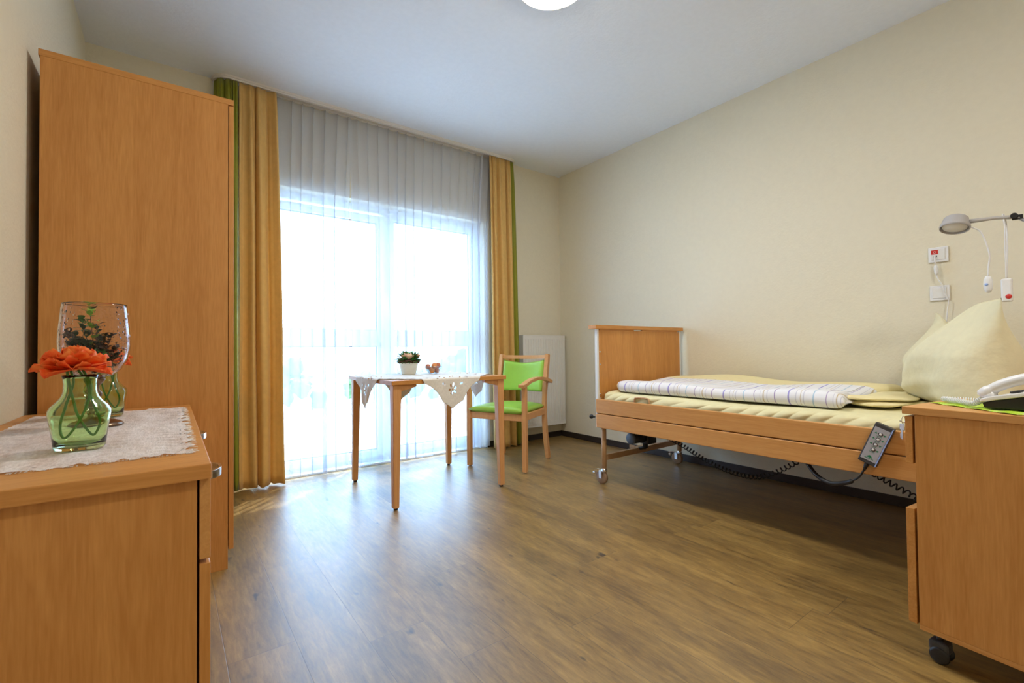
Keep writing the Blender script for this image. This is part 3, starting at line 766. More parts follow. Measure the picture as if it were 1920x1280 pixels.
# ------------------------------------------------------------------ table
TX0, TX1, TY0, TY1, TZ = 1.050, 1.885, 2.620, 3.440, .772
tb = thing('table', 'small square beech table with tapered legs in front of the window', 'table', ((TX0+TX1)/2, (TY0+TY1)/2, 0))
build('tabletop', MB().box(TX0, TX1, TY0, TY1, TZ-.026, TZ, .0025), 'beech_x', tb)
LX0, LX1, LY0, LY1 = 1.062, 1.873, 2.632, 3.428
for cx_, cy_, sx_, sy_ in ((LX0, LY0, 1, 1), (LX1, LY0, -1, 1), (LX0, LY1, 1, -1), (LX1, LY1, -1, -1)):
    t_ = bmesh.new(); zt, zb = TZ-.027, .012; wt, wb = .054, .036
    V = [t_.verts.new((cx_+sx_*a, cy_+sy_*c, z)) for z, w_ in ((zb, wb), (zt, wt)) for a, c in ((0, 0), (w_, 0), (w_, w_), (0, w_))]
    for f in ((0, 1, 2, 3), (4, 5, 6, 7), (0, 1, 5, 4), (1, 2, 6, 5), (2, 3, 7, 6), (3, 0, 4, 7)): t_.faces.new([V[q] for q in f])
    bmesh.ops.recalc_face_normals(t_, faces=t_.faces); bmesh.ops.bevel(t_, geom=list(t_.edges), offset=.003, segments=2, affect='EDGES')
    b = MB(); b._merge(t_); lg = build('leg', b, 'beech_pale', tb)
    build('foot_pad', MB().lathe([(0, 0), (.013, 0), (.013, .013), (0, .013)], (cx_+sx_*.02, cy_+sy_*.02, 0), 14), 'black', lg)
    b = MB()
    xa, xb_ = cx_+sx_*(wt-.002), cx_+sx_*(wt+.100); ya, yb_ = cy_+sy_*.006, cy_+sy_*.044
    b.prism([(xa, zt), (xb_, zt), (xb_, zt-.014), (xa, zt-.040)], 1, min(ya, yb_), max(ya, yb_))
    build('corner_brace', b, 'beech_pale', tb, bevel=.0015)

# doily: a square cloth turned 45 degrees
def doily():
    cx_, cy_, h = 1.455, 3.035, .455; zt = TZ+.0022; b = MB(); N = 250
    def edge_scale(s, t_):
        return 1
    def flat(u, v):
        s = (u-.5)*2; t_ = (v-.5)*2
        sc_ = .018
        s2 = s*(h - sc_*abs(math.sin(t_*PI*2.5))) ; t2 = t_*(h - sc_*abs(math.sin(s*PI*2.5)))
        return cx_+(s2-t2)*.70711, cy_+(s2+t2)*.70711
    def drop(x, y):
        ex = max(TX0-x, x-TX1, 0); ey = max(TY0-y, y-TY1, 0); r = .008
        d_ = max(ex, ey)
        if d_ <= 0: return x, y, zt
        if ex >= ey:
            sg = -1 if x < TX0 else 1; bx = TX0 if x < TX0 else TX1
            q = min(d_, r*PI/2); a = q/r
            px = bx + sg*(r*math.sin(a)); pz = zt - r*(1-math.cos(a)) - max(0, d_-r*PI/2)
            px += sg*.004*math.sin(y*45)*min(1, d_*12)
            if sg < 0: y = 3.05 + (y-3.035)*max(.45, 1-2.0*d_); px -= .010*abs(math.sin(y*20))*min(1, d_*9)
            return px, y, pz
        sg = -1 if y < TY0 else 1; by = TY0 if y < TY0 else TY1
        q = min(d_, r*PI/2); a = q/r
        py = by + sg*(r*math.sin(a)); pz = zt - r*(1-math.cos(a)) - max(0, d_-r*PI/2)
        py += sg*.004*math.sin(x*38)*min(1, d_*12)
        return x, py, pz
    def fn(u, v):
        x, y = flat(u, v); p = drop(x, y)
        if p[2] >= zt-1e-6: return (p[0], p[1], p[2] + .0016*(math.sin(x*70)*math.sin(y*55)+1))
        return p
    holes = []
    for cu, cv in ((0, 0), (1, 0), (0, 1), (1, 1)):
        du, dv = (1 if cu == 0 else -1), (1 if cv == 0 else -1)
        fc = (cu+du*.115, cv+dv*.115)
        for k in range(6):
            a = 2*PI*k/6+.5; holes.append((fc[0]+.026*math.cos(a), fc[1]+.026*math.sin(a), .012, .0075, a))
        for k, (pu, pv) in enumerate(((.08, .19), (.19, .08), (.09, .26), (.26, .09), (.15, .22), (.22, .15), (.15, .29), (.29, .15))):
            holes.append((cu+du*pu, cv+dv*pv, .0075, .014, k*1.1))
        for k in range(4):
            holes.append((cu+du*(.07+.02*k), cv+dv*(.46+.10*k % .3), .01, .02, k)); holes.append((cu+du*(.46+.1*k % .3), cv+dv*(.07+.02*k), .01, .02, k))
    def keep(u, v):
        for hu, hv, ra, rb, a in holes:
            x, y = u-hu, v-hv
            if abs(x) > .03 or abs(y) > .03: continue
            c_, s_ = math.cos(a), math.sin(a); p, q = x*c_+y*s_, -x*s_+y*c_
            if (p/ra)**2+(q/rb)**2 < 1: return False
        return True
    b.grid(N, N, fn, keep=keep); b._loc = (cx_, cy_, zt)
    o = build('doily', b, 'doily', None, solid=.0012, normals=False)
    tag(o, 'ivory cutwork tablecloth laid diagonally with corners hanging over the small table', 'tablecloth')
    em = MB(); rnd = random.Random(5)
    for cu, cv in ((0, 0), (1, 0), (0, 1), (1, 1)):
        du, dv = (1 if cu == 0 else -1), (1 if cv == 0 else -1)
        for pu, pv in ((.115, .115), (.12, .22), (.22, .12), (.19, .19), (.20, .27), (.27, .20)):
            p = Vector(fn(cu+du*pu, cv+dv*pv)); em.ball(p, .0050, 8, 6)
    for v in em.bm.verts: v.co -= Vector(o.location)
    e = build('embroidery_knots', em, 'knot', o); e['label'] = 'golden brown embroidered dots'; e['kind'] = 'stuff'
#knot
M['knot'] = plain('tan_embroidery_thread', (0.50, 0.26, 0.10, 1), 0.8)
doily()

# flower pot
TZ2 = TZ+.0062
px_, py_ = 1.415, 3.205
ft = thing('flower_pot', 'ivory pot of peach artificial roses with green leaves on the small table', 'flower pot', (px_, py_, TZ2), 0, None, False)
pr = [(0, 0), (.049, 0), (.052, .004), (.060, .045), (.064, .050), (.064, .056), (.068, .075), (.071, .078), (.071, .083), (.066, .083), (.062, .070), (0, .070)]
build('pot', MB().lathe(pr, (0, 0, 0), 40), 'ivory', ft)
b = MB(); rnd = random.Random(4)
for k in range(46):
    a = 2*PI*k/46; r = .068+rnd.uniform(-.006, .007)
    b.tube([(r*math.cos(a), r*math.sin(a), .082), ((r+.008)*math.cos(a+.12), (r+.008)*math.sin(a+.12), .094+rnd.uniform(0, .006)), (r*math.cos(a+.3), r*math.sin(a+.3), .100)], .0045, 5)
b.lathe([(0, .070), (.066, .078), (.072, .090), (.064, .103), (.04, .112), (0, .116)], (0, 0, 0), 24)
build('wicker_rim', b, 'soil', ft)
def rose(name, c, R, m, seed, lab=None):
    rnd = random.Random(seed); b = MB(); b.ball((c[0], c[1], c[2]), R*.35, 10, 7)
    for ring, (n, L, tilt) in enumerate([(6, 1.0, .25), (6, .9, .6), (5, .72, .95), (4, .5, 1.25)]):
        for k in range(n): petal(b, Vector((c[0], c[1], c[2]-R*.25)), 2*PI*k/n+ring*.7, tilt+rnd.uniform(-.1, .1), R*L, R*1.1*L, .7, .15, rnd)
    o = build(name, b, m, ft, normals=False, solid=.0006)
    if lab: o['label'] = lab
rose('rose', (-.022, -.034, .126), .054, 'peach', 1, 'large pale peach rose')
rose('rose', (.048, -.016, .126), .042, 'pinkpeach', 2, 'salmon rose at right')
rose('rose', (-.056, .010, .108), .024, 'peach', 3); rose('rose', (.01, .04, .118), .030, 'peach', 5)
b = MB(); rnd = random.Random(8)
for k in range(95):
    a = rnd.uniform(0, 2*PI); e = rnd.uniform(-.1, 1.1)
    d_ = Vector((math.cos(a)*math.cos(e), math.sin(a)*math.cos(e), math.sin(e)*.9)); p = Vector((d_.x*.060, d_.y*.060,   .084+max(0, d_.z)*.054))
    leaf(b, p, d_ + Vector((0, 0, .05)), Vector((0, 0, 1)), rnd.uniform(.034, .058), rnd.uniform(.020, .030))
for a in (2.5, 3.6, -.6, -.2, .2, 3.2): leaf(b, Vector((.055*math.cos(a), .055*math.sin(a), .096)), Vector((math.cos(a), math.sin(a), .12)), Vector((0, 0, 1)), .058, .026)
lv = build('leaves', b, 'leaf', ft, normals=False); lv['kind'] = 'stuff'

# glass bowl with wrapped balls
bx_, by_ = 1.588, 3.150
bo = thing('glass_bowl', 'small clear glass bowl of foil-wrapped balls beside the flower pot', 'bowl', (bx_, by_, TZ2), 0, None, False)
o = [(0, 0), (.030, 0), (.040, .010), (.055, .028), (.064, .048), (.067, .054)]; i = [(.065, .054), (.062, .048), (.053, .030), (.038, .013), (.028, .004), (0, .003)]
build('bowl_body', MB().lathe(o+i, (0, 0, 0), 36), 'bowl_glass', bo)
rim = build('rim', MB().tube([(.066*math.cos(2*PI*k/36), .066*math.sin(2*PI*k/36), .054) for k in range(36)], .0018, 6, closed=True), 'bowl_glass', bo)
ballpos = [(-.006, -.030, .060, 'copper_foil', .0215, 'orange foil-wrapped ball standing highest at the front of the glass bowl'),
 (.036, -.006, .060, 'redbrown_foil', .0205, 'red-brown foil-wrapped ball at the upper right of the glass bowl'),
 (-.040, .006, .052, 'redbrown_foil', .0200, 'dark red-brown foil ball at the upper left rim of the glass bowl'),
 (-.020, -.022, .024, 'copper_foil', .0200, 'orange foil ball low at the front left inside the glass bowl'),
 (.022, -.016, .024, 'redbrown_foil', .0200, 'red-brown foil ball low at the front right inside the glass bowl'),
 (.000, .028, .030, 'copper_foil', .0200, 'orange foil ball at the back inside the glass bowl, hidden by the front ones')]
for q in ballpos:
    b = MB(); b.ball((0, 0, 0), q[4], 16, 11, (1, 1, 1.05))
    o = build('wrapped_ball', b, q[3]); o.location = (bx_+q[0], by_+q[1], TZ2+q[2]); tag(o, q[5], 'candy', 'foil-wrapped balls in the glass bowl')

# ------------------------------------------------------------------ chair
ch = thing('armchair', 'beech armchair with lime green padded seat and back beside the table', 'chair', (2.313, 3.153, 0), math.radians(115.2), None, False)
for s_ in (-1, 1):
    x = s_*.255
    lg = build('leg', MB().bar([(x, .247, .008), (x, .247, .30), (x, .247, .662)], .036, .036), 'beech_pale', ch)
    build('glide', MB().lathe([(0, 0), (.012, 0), (.012, .009), (0, .009)], (x, .247, 0), 12), 'chrome', lg)
    pts = [(s_*.222, -.262, .008), (s_*.222, -.215, .22), (s_*.224, -.190, .42), (s_*.226, -.200, .60), (s_*.228, -.262, .908)]
    lg = build('leg', MB().bar(spline(pts, 5), .034, .040), 'beech_pale', ch)
    build('glide', MB().lathe([(0, 0), (.012, 0), (.012, .010), (0, .010)], (s_*.222, -.262, 0), 12), 'chrome', lg)
    pts = [(x, .305, .668), (x, .255, .676), (x, .16, .700), (x, .03, .714), (x, -.09, .708), (x, -.19, .688), (x-s_*.0, -.25, .672)]
    build('armrest', MB().bar(spline(pts, 5), .048, .024), 'beech_pale', ch)
    build('seat_rail', MB().bar([(s_*.250, .245, .425), (s_*.226, -.19, .425)], .024, .052), 'beech_pale', ch)
build('seat_rail', MB().bar([(-.245, .245, .420), (.245, .245, .420)], .052, .024, (0, 0, 1)), 'beech_pale', ch)
build('seat_rail', MB().bar([(-.22, -.185, .425), (.22, -.185, .425)], .045, .022, (0, 0, 1)), 'beech_pale', ch)
pts = [(-.212, -.256, .888), (-.1, -.276, .886), (0, -.282, .885), (.1, -.276, .886), (.212, -.256, .888)]
build('top_rail', MB().bar(spline(pts, 5), .030, .022, (0, 0, 1)), 'beech_pale', ch)
def cushion(fn_outline, nu, nv): pass
# seat pad: rounded box grid
def pad(name, hw, ylo, yhi, z0, z1, m, crown=.012, front_round=True):
    b = MB(); N = 26
    def top(u, v):
        s, t_ = (u-.5)*2, (v-.5)*2
        x = s*hw; y = ylo+(yhi-ylo)*v; x *= 1 + .04*t_
        e = (1-abs(s)**6)*(1-abs(t_)**6); e = max(0, e)**.35
        return x, y, e
    def ft(u, v): x, y, e = top(u, v); return (x, y, (z0+z1)/2 + (z1-z0)/2*e + crown*e*(1-(2*u-1)**2))
    def fb(u, v): x, y, e = top(u, v); return (x, y, (z0+z1)/2 - (z1-z0)/2*e)
    b.grid(N, N, ft); b.grid(N, N, fb); bmesh.ops.remove_doubles(b.bm, verts=b.bm.verts, dist=.0002)
    return build(name, b, m, ch)
pad('seat', .238, -.185, .275, .442, .496, 'lime')
b = MB(); N = 26
def bk(side):
    def f(u, v):
        s, t_ = (u-.5)*2, v
        e = max(0, (1-abs(s)**8)*(1-abs(2*v-1)**8))**.35
        ztop = .862 - .028*(1-abs(s)**1.6); zbot = .585 + .004*(1-s*s)
        z = zbot+(ztop-zbot)*v; yl = -.196 - .062*((z-.60)/.30)
        y = yl - .028*(1-s*s) + (.020*e if side > 0 else -.014*e)
        return (s*.206, y, z)
    return f
b.grid(N, N, bk(1)); b.grid(N, N, bk(-1)); bmesh.ops.remove_doubles(b.bm, verts=b.bm.verts, dist=.0002)
build('backrest', b, 'lime', ch)

# ------------------------------------------------------------------ radiator
rd = thing('radiator', 'white panel radiator on the wall right of the window', 'radiator', (3.1, 3.73, .145))
RX0, RX1, RZ0, RZ1, RY = 2.87, 3.445, .148, 1.100, 3.690
b = MB(); n = 150
def rf(u, v):
    x = RX0+.006+(RX1-RX0-.012)*u; k = (x*1/.0333) % 1; z = RZ0+.012+(RZ1-RZ0-.024)*v
    g = .006 if (k < .28 and .03 < v < .97) else 0
    return (x, RY+g, z)
b.grid(240, 40, rf, smooth=False)
b.box(RX0, RX1, RY+.004, RY+.010, RZ0, RZ1, .002); b.box(RX0, RX0+.008, RY, RY+.075, RZ0, RZ1, .002); b.box(RX1-.008, RX1, RY, RY+.075, RZ0, RZ1, .002)
b.box(RX0, RX1, RY-.001, RY+.006, RZ1-.014, RZ1, .002); b.box(RX0, RX1, RY-.001, RY+.006, RZ0, RZ0+.014, .002)
b.mi = 1
for k in range(22):
    x = RX0+.03+k*.0255
    b.box(x, x+.012, RY-.0018, RY+.002, RZ0+.040, RZ0+.046); b.box(x, x+.012, RY-.0018, RY+.002, RZ1-.046, RZ1-.040)
build('front_panel', b, ['offwhite', 'white'], rd)
b = MB(); b.box(RX0+.004, RX1-.004, RY+.055, RY+.070, RZ0+.01, RZ1-.01, .002); build('rear_panel', b, 'offwhite', rd)
b = MB()
for k in range(22): b.box(RX0+.012+k*.028, RX0+.026+k*.028, RY+.012, RY+.055, RZ1-.006, RZ1-.003)
build('top_grille', b, 'offwhite', rd)
for xk in (2.97, 3.27):
    for zk in (.30, .85): build('bracket', MB().box(xk, xk+.03, RY+.07, YW-.0005, zk, zk+.06), 'offwhite', rd)

# ------------------------------------------------------------------ bed
bed = thing('care_bed', 'adjustable beech care bed on casters along the right wall', 'bed', (2.92, 1.25, 0))
FX0, FX1, FY = 2.428, 3.425, 2.262
build('footboard', MB().box(FX0+.012, FX1-.012, FY, FY+.020, .395, 1.083, .002), 'beech_z', bed)
b = MB(); b.box(FX0-.028, FX1+.026, FY-.012, FY+.062, 1.092, 1.120, .003); b.box(FX0+.02, FX0+.40, FY+.001, FY+.018, 1.083, 1.092); b.box(FX0+.5, FX0+.96, FY+.001, FY+.018, 1.083, 1.092)
build('footboard_cap', b, 'beech_x', bed)
for x in (FX0-.006, FX1-.012):
    b = MB(); b.box(x, x+.016, FY-.001, FY+.022, .395, 1.091, .002); p = build('footboard_post', b, 'offwhite', bed)
for z in (.60, .63, .84, .93): build('screw', MB().lathe([(0, -.003), (.006, -.003), (.006, 0), (0, 0)], (FX0+.022, FY-.0, z), 10, 'Y'), 'chrome', bed)
HY = .10
build('headboard', MB().box(FX0+.012, FX1-.012, HY-.02, HY, .395, .83, .002), 'beech_z', bed)
build('headboard_cap', MB().box(FX0-.02, FX1+.02, HY-.062, HY+.012, .832, .860, .003), 'beech_x', bed)
for nm, x0, x1 in (('side_rail', 2.400, 2.424), ('side_rail', 3.428, 3.450)):
    for z0, z1 in ((.400, .4965), (.5015, .600)):
        build(nm, MB().box(x0, x1, .10, 2.262, z0, z1, .005, 3), 'beech_y', bed)
b = MB()
for y in (.4, 1.2, 2.0):
    b.box(2.424, 2.428, y, y+.04, .42, .59); b.box(3.424, 3.428, y, y+.04, .42, .59)
b.box(2.428, 2.453, .12, 2.255, .440, .478, .002); b.box(3.400, 3.424, .12, 2.255, .440, .478, .002); b.box(2.453, 3.400, 2.20, 2.235, .440, .478, .002); b.box(2.453, 3.400, .14, .175, .440, .478, .002)
build('bed_frame', b, 'tan_metal', bed)
b = MB()
for k in range(12): b.box(2.44, 3.41, .28+k*.16, .36+k*.16, .480, .498, .002)
build('slats', b, 'beech_x', bed)
# grab loop for the mattress
build('mattress_retainer', MB().tube(spline([(2.445, 1.965, .50), (2.445, 1.962, .608), (2.445, 1.940, .628), (2.445, 1.865, .628), (2.445, 1.845, .608), (2.445, 1.842, .50)], 5), .006, 8), 'tan_metal', bed)
b = MB(); b.ball((2.405, FY+.048, .470), .016, 14, 9, (1, 1, 1)); b.tube([(2.41, FY+.020, .47), (2.408, FY+.045, .47)], .006)
build('release_knob', b, 'black', bed)
def caster(x, y, big=True):
    lg = build('leg_post', MB().tube([(x, y, .105), (x, y, .452)], .0175, 18), 'tan_metal', bed)
    cs = build('caster_fork', (lambda b: (b.tube([(x, y, .088), (x, y, .112)], .020, 16), b.box(x-.021, x-.017, y+.008, y+.034, .040, .095, .001), b.box(x+.017, x+.021, y+.008, y+.034, .040, .095, .001), b.box(x-.021, x+.021, y-.012, y+.020, .090, .100, .002), b)[-1])(MB()), 'chrome', lg)
    wy = y+.022
    build('caster_wheel', MB().lathe([(0, -.012), (.040, -.012), (.047, -.009), (.0475, 0), (.047, .009), (.040, .012), (0, .012)], (x, wy, .0475), 28, 'X'), 'rubber', lg)
    b = MB(); b.bar([(x-.006, y+.02, .094), (x-.012, y+.055, .100), (x-.018, y+.085, .092)], .024, .006, (1, 0, 0)); b.ball((x-.012, y+.082, .070), .012, 12, 8)
    build('brake_lever', b, 'chrome', lg)
for x, y in ((2.448, 2.235), (3.347, 2.235), (2.448, .30), (3.347, .30)): caster(x, y)
for y in (2.235, .30):
    b = MB(); b.box(2.463, 3.332, y-.012, y+.012, .168, .208, .002); build('cross_bar', b, 'tan_metal', bed)
b = MB(); b.box(2.80, 2.98, 2.247, 2.300, .195, .203, .001); b.box(2.80, 2.804, 2.247, 2.300, .195, .222); build('motor_bracket', b, 'tan_metal', bed)
MX, MY = 2.80, 2.175; MZ = -.034
mo = build('lift_motor', (lambda b: (b.box(MX, MX+.10, MY-.05, MY+.048, .280+MZ, .385+MZ, .012), b.tube([(MX+.03, MY, .215), (MX+.03, MY, .46)], .019, 16), b.tube([(MX-.13, MY, .335+MZ), (MX+.01, MY, .335+MZ)], .040, 24), b)[-1])(MB()), 'black', bed)
build('motor_cap', MB().lathe([(0, -.014), (.034, -.014), (.040, -.009), (.041, 0), (0, 0)], (MX-.13, MY, .335+MZ), 26, 'X'), 'motor_grey', mo)
b = MB(); b.tube([(MX+.03, MY, .216), (MX+.03, 2.235, .200)], .012, 8); build('motor_rod', b, 'black', mo)
mo2 = build('lift_motor', (lambda b: (b.box(2.80, 2.90, .42, .52, .30, .40, .012), b.tube([(2.83, .47, .205), (2.83, .47, .46)], .019, 16), b)[-1])(MB()), 'black', bed)
# control box underneath, with coiled leads
build('control_box', MB().box(2.62, 2.78, .84, 1.10, .385, .438, .01), 'black', bed)
build('coiled_lead', MB().tube(coil([(2.86, 2.13, .345), (2.83, 1.88, .285), (2.78, 1.66, .222), (2.74, 1.46, .192), (2.70, 1.28, .215), (2.68, 1.10, .325), (2.68, 1.05, .39)], 44, .0125), .0032, 6), 'black', bed)
build('coiled_lead', MB().tube(coil([(2.68, .90, .40), (2.66, .82, .385), (2.60, .72, .36), (2.60, .62, .31), (2.66, .55, .26), (2.75, .48, .25), (2.80, .45, .30)], 26, .012), .0032, 6), 'black', bed)

# mattress
mt = thing('mattress', 'single mattress in a pale yellow fitted sheet on the care bed', 'mattress', (2.93, 1.2, .498), 0, None, False)
def matt():
    x0, x1, y0, y1, z0, z1 = -.475, .465, -1.08, 1.04, .0015, .155
    b = MB()
    N1, N2, N3 = 46, 110, 18; rr_ = .035
    import itertools
    def surf(u, v):
        # around cross-section (u) in XZ, along Y (v)
        hx, hz = (x1-x0)/2, (z1-z0)/2; cx_, cz_ = (x0+x1)/2, (z0+z1)/2
        a = 2*PI*u; ca, sa = math.cos(a), math.sin(a); e = .16
        px = hx*math.copysign(abs(ca)**e, ca); pz = hz*math.copysign(abs(sa)**.35, sa)
        k = 1.0; yv = y0+(y1-y0)*v; t_ = abs(2*v-1)
        if t_ > .97: k = math.sqrt(max(0, 1-((t_-.97)/.03)**2))*.06+.94
        y = yv
        # sheet creases on the window-side flank
        cr = 0
        if px < -hx*.9: q_ = y*30 + pz*55 + 2.2*math.sin(y*5+1); cr = (.011*(abs(math.sin(q_))**.6) + .004*math.sin(y*13+pz*80)) * (1 if pz < hz*.9 else .4)
        pz2 = pz + (.003*math.sin(y*9+px*6) if pz > 0 else 0)
        sag = (.012*math.exp(-((y-.1)/.7)**2) if pz > 0 else 0)
        return (cx_+px*k-cr*.8, y, cz_+pz2*k-sag)
    V = b.grid(140, 420, surf, wrap_u=True)
    b.bm.faces.new([V[i][0] for i in range(140)]); b.bm.faces.new([V[i][-1] for i in range(140)][::-1])
    build('fitted_sheet', b, 'sheet', mt)
matt()

# quilt: folded duvet
qt = thing('quilt', 'folded yellow quilt with white striped side lying on the bed', 'quilt', (2.95, 1.45, .650), 0, None, False)
def quilt_surf():
    b = MB(); NU, NV = 70, 150
    def sec(u, v):
        yv = -.64 + 1.385*v
        x0 = -.440 + .022*math.sin(v*5.2+.4) + (.05*max(0, (v-.93)/.07)**2); x1 = .462
        hf = .078 + .006*math.sin(v*12) - .012*math.exp(-((v-.45)/.2)**2)
        r = hf/2
        def top(q):
            return hf*(1 - .22*math.exp(-((q-.34)/.16)**2)) + .022*math.exp(-((q-.80)/.15)**2)*math.exp(-((v-.60)/.38)**2) + .004*math.sin(q*11+v*7) - .030*max(0, q-.9)*10
        if u < .42:
            q = 1-u/.42*.97; x = x0+r+(x1-x0-r)*q; z = top(q)
        elif u < .60:
            a = PI/2 + PI*(u-.42)/.18; x = x0+r+r*math.cos(a)*1.05; z = r + r*math.sin(a)
        else:
            q = (u-.60)/.40*.97; x = x0+r+(x1-x0-r)*q; z = .001+.02*max(0, q-.9)
        en = 1.0
        if v > .955: en = math.sqrt(max(0, 1-((v-.955)/.045)**2))*.85+.15
        if v < .04: en = .25+.75*math.sqrt(max(0, 1-(1-v/.04)**2))
        c_ = hf*.55 if v > .9 else hf*.45
        z = c_ + (z-c_)*en
        yy = yv + .012*math.sin((x-x0)*6) + (.03*math.sin((x-x0)*5) if v < .05 else 0)
        return (x, yy, z+.001)
    V = b.grid(NU, NV, sec, wrap_u=True)
    b.bm.faces.new([V[i][0] for i in range(NU)]); b.bm.faces.new([V[i][-1] for i in range(NU)][::-1])
    return b
build('quilt_body', quilt_surf(), 'quilt', qt)
# folded-in lining at the head end: two rolled yellow layers
for k, (zc_, yy0, th_) in enumerate(((.022, -.80, .030), (.044, -.755, .026))):
    b = MB()
    def fl(u, v, zc_=zc_, yy0=yy0, th_=th_, k=k):
        a = 2*PI*u; x = -.30 + .74*v
        ey = .07 + .03*math.sin(v*4+k)
        tp = min(1, v/.08+.25, (1-v)/.08+.3)
        cy_ = yy0 + .10 - .13*v + .02*math.sin(v*9+k*2)
        return (x, cy_ + (ey+.02)*math.cos(a)*tp, zc_ + th_*.5*math.sin(a)*tp + .006*math.sin(v*14+k)*(k*.5+.3))
    V = b.grid(26, 50, fl, wrap_u=True); b.bm.faces.new([V[i][0] for i in range(26)]); b.bm.faces.new([V[i][-1] for i in range(26)][::-1])
    lo_ = build('folded_lining', b, 'coverlin', qt); lo_['label'] = 'yellow lining showing at the folded end'

# pillow, chopped, standing at the head end
pw = thing('pillow', 'big plump pale yellow pillow standing with a dented top at the head of the bed', 'pillow', (2.98, .475, .668), math.atan2(.30, .66), None, False)
b = MB()
def pil(side):
    def f(u, v):
        s = (u-.5)*2; HW = .410
        dip = math.exp(-((s-.30)/.36)**2)
        Ht = .464*(1 - .30*dip)
        z = Ht*v
        ez = max(0, 1-abs(2*v-1)**3.0); ex = max(0, 1-abs(s)**2.6)
        ezz = ez**.42 if v < .5 else max(0, 1-(2*v-1)**1.7)**.85
        th = (.178 if side > 0 else .135)*(ex**.55)*ezz*(1+.28*(1-v))
        th *= 1 + .10*math.sin(s*7+v*5) 
        if v > .5: th *= 1 - .50*(1-dip)*(v-.5)/.5*abs(s)**.5
        crease = .010*math.sin(s*16+v*9)*ex*ez*math.exp(-((v-.85)/.15)**2)*dip
        fold = .006*math.sin(v*34+s*3)*math.exp(-((v-.15)/.18)**2)
        x = s*HW*(1 - .05*math.sin(PI*v)*abs(s)) * (1+.04*(1-v))
        y = side*(th + fold*ex) + crease
        zz = z + .018*(1-abs(2*u-1))*(-1 if v < .05 else 0)*0
        return (x, y, max(zz, 0))
    return f
b.grid(70, 60, pil(1)); b.grid(70, 60, pil(-1)); bmesh.ops.remove_doubles(b.bm, verts=b.bm.verts, dist=.0006)
build('pillow_case', b, 'pillow', pw)

# handset hanging on the rail
hs = thing('bed_control_handset', 'grey and black bed remote with green arrow keys hanging on the side rail', 'remote control', (2.3835, .6545, .536), 0, None, False)
wv = Vector((0, -.062, -.025)).normalized(); hv = Vector((0, .063, -.171)); hv = (hv - wv*hv.dot(wv)).normalized(); nv_ = Vector((-1, 0, 0))
Rm = Matrix((wv, -hv, nv_)).transposed()   # local x = right, y = up, z = outwards
hs.rotation_euler = Rm.to_euler()
build('handset_case', MB().box(-.034, .034, -.090, .090, -.014, .012, .004), 'graphite', hs)
build('face_plate', MB().box(-.0285, .0275, -.074, .074, .0115, .0135, .001), 'greyface', hs)
build('edge_strip', MB().box(.0285, .0325, -.088, .088, .0105, .0135, .0005), 'blueedge', hs)
for k, zz in enumerate((.050, .026, .002, -.022)):
    b = MB(); b.tube([(-.000+.0075*math.cos(2*PI*q/20), zz+.0065*math.sin(2*PI*q/20), .0138) for q in range(20)], .0013, 5, closed=True); build('button_ring', b, 'black', hs)
    b = MB(); b.lathe([(0, .0145), (.0055, .0142), (.006, .013)], (0, zz, 0), 16); build('button', b, 'white', hs)
    b = MB()
    if k < 3: b.prism([(-.021, zz-.003), (-.011, zz-.003), (-.0165, zz+.004)], 2, .0134, .0141)
    b.prism([(.011, zz+.002), (.021, zz+.002), (.016, zz-.005)], 2, .0134, .0141)
    b.box(-.010, .009, zz-.0125, zz-.0108, .0134, .0139)
    build('arrow_print', b, 'green_print', hs)
b = MB(); b.prism([(-.012, -.060), (.012, -.060), (.002, -.050), (-.003, -.050)], 2, .0134, .0141)
b.box(-.016, .016, -.0655, -.0630, .0134, .0140); build('logo_print', b, 'green_print', hs)
b = MB(); b.tube([(0, -.088, 0), (0, -.105, 0), (.001, -.125, -.002)], [.010, .008, .005], 12); build('strain_relief', b, 'black', hs)
inv = hs.rotation_euler.to_matrix().inverted()
cab = [Vector(p) for p in ((2.3835, .702, .418), (2.39, .716, .392), (2.40, .735, .372), (2.41, .775, .345), (2.42, .84, .327), (2.44, .90, .345), (2.47, .95, .385), (2.52, .99, .41), (2.63, 1.0, .41))]
cab = [inv @ (p - Vector(hs.location)) for p in cab]
sp = spline(cab, 8)
build('handset_cable', MB().tube(sp, [.004 if i < 20 else .0095 if i < 60 else .007 for i in range(len(sp))], 10), 'black', hs)

# ------------------------------------------------------------------ nightstand (frame: x away from the window-left side, y towards the foot of the bed)
na = math.radians(7.06)
NS = thing('bedside_cabinet', 'tall beech bedside cabinet on casters in the right foreground', 'bedside cabinet', (1.833, .407, 0), -na, None, False)
D, Wn = .50, .44
build('side_panel', MB().box(0, .018, -D, 0, .103, .738, .001), 'beech_z', NS)
build('side_panel', MB().box(Wn-.018, Wn, -D, 0, .103, .738, .001), 'beech_z', NS)
build('bottom_panel', MB().box(0, Wn, -D, 0, .088, .1025, .001), 'beech_y', NS)
build('back_panel', MB().box(.018, Wn-.018, -D, -D+.01, .103, .738), 'beech_z', NS)
build('shelf', MB().box(.018, Wn-.018, -D+.01, -.004, .43, .448), 'beech_x', NS)
build('shelf', MB().box(.018, Wn-.018, -D+.01, -.004, .565, .583), 'beech_x', NS)
build('top_panel', MB().box(-.004, Wn+.004, -D-.01, .030, .7385, .7610, .002), 'beech_y', NS)
dr = build('drawer', MB().box(.001, Wn-.001, .006, .0245, .587, .732, .0015), 'beech_x', NS)
build('lock', MB().lathe([(0, 0), (.009, 0), (.009, .004), (0, .004)], (.045, .0245, .705), 16, 'Y'), 'chrome', dr)
dr = build('door', MB().box(.001, Wn-.001, .006, .0275, .100, .449, .0015), 'beech_x', NS)
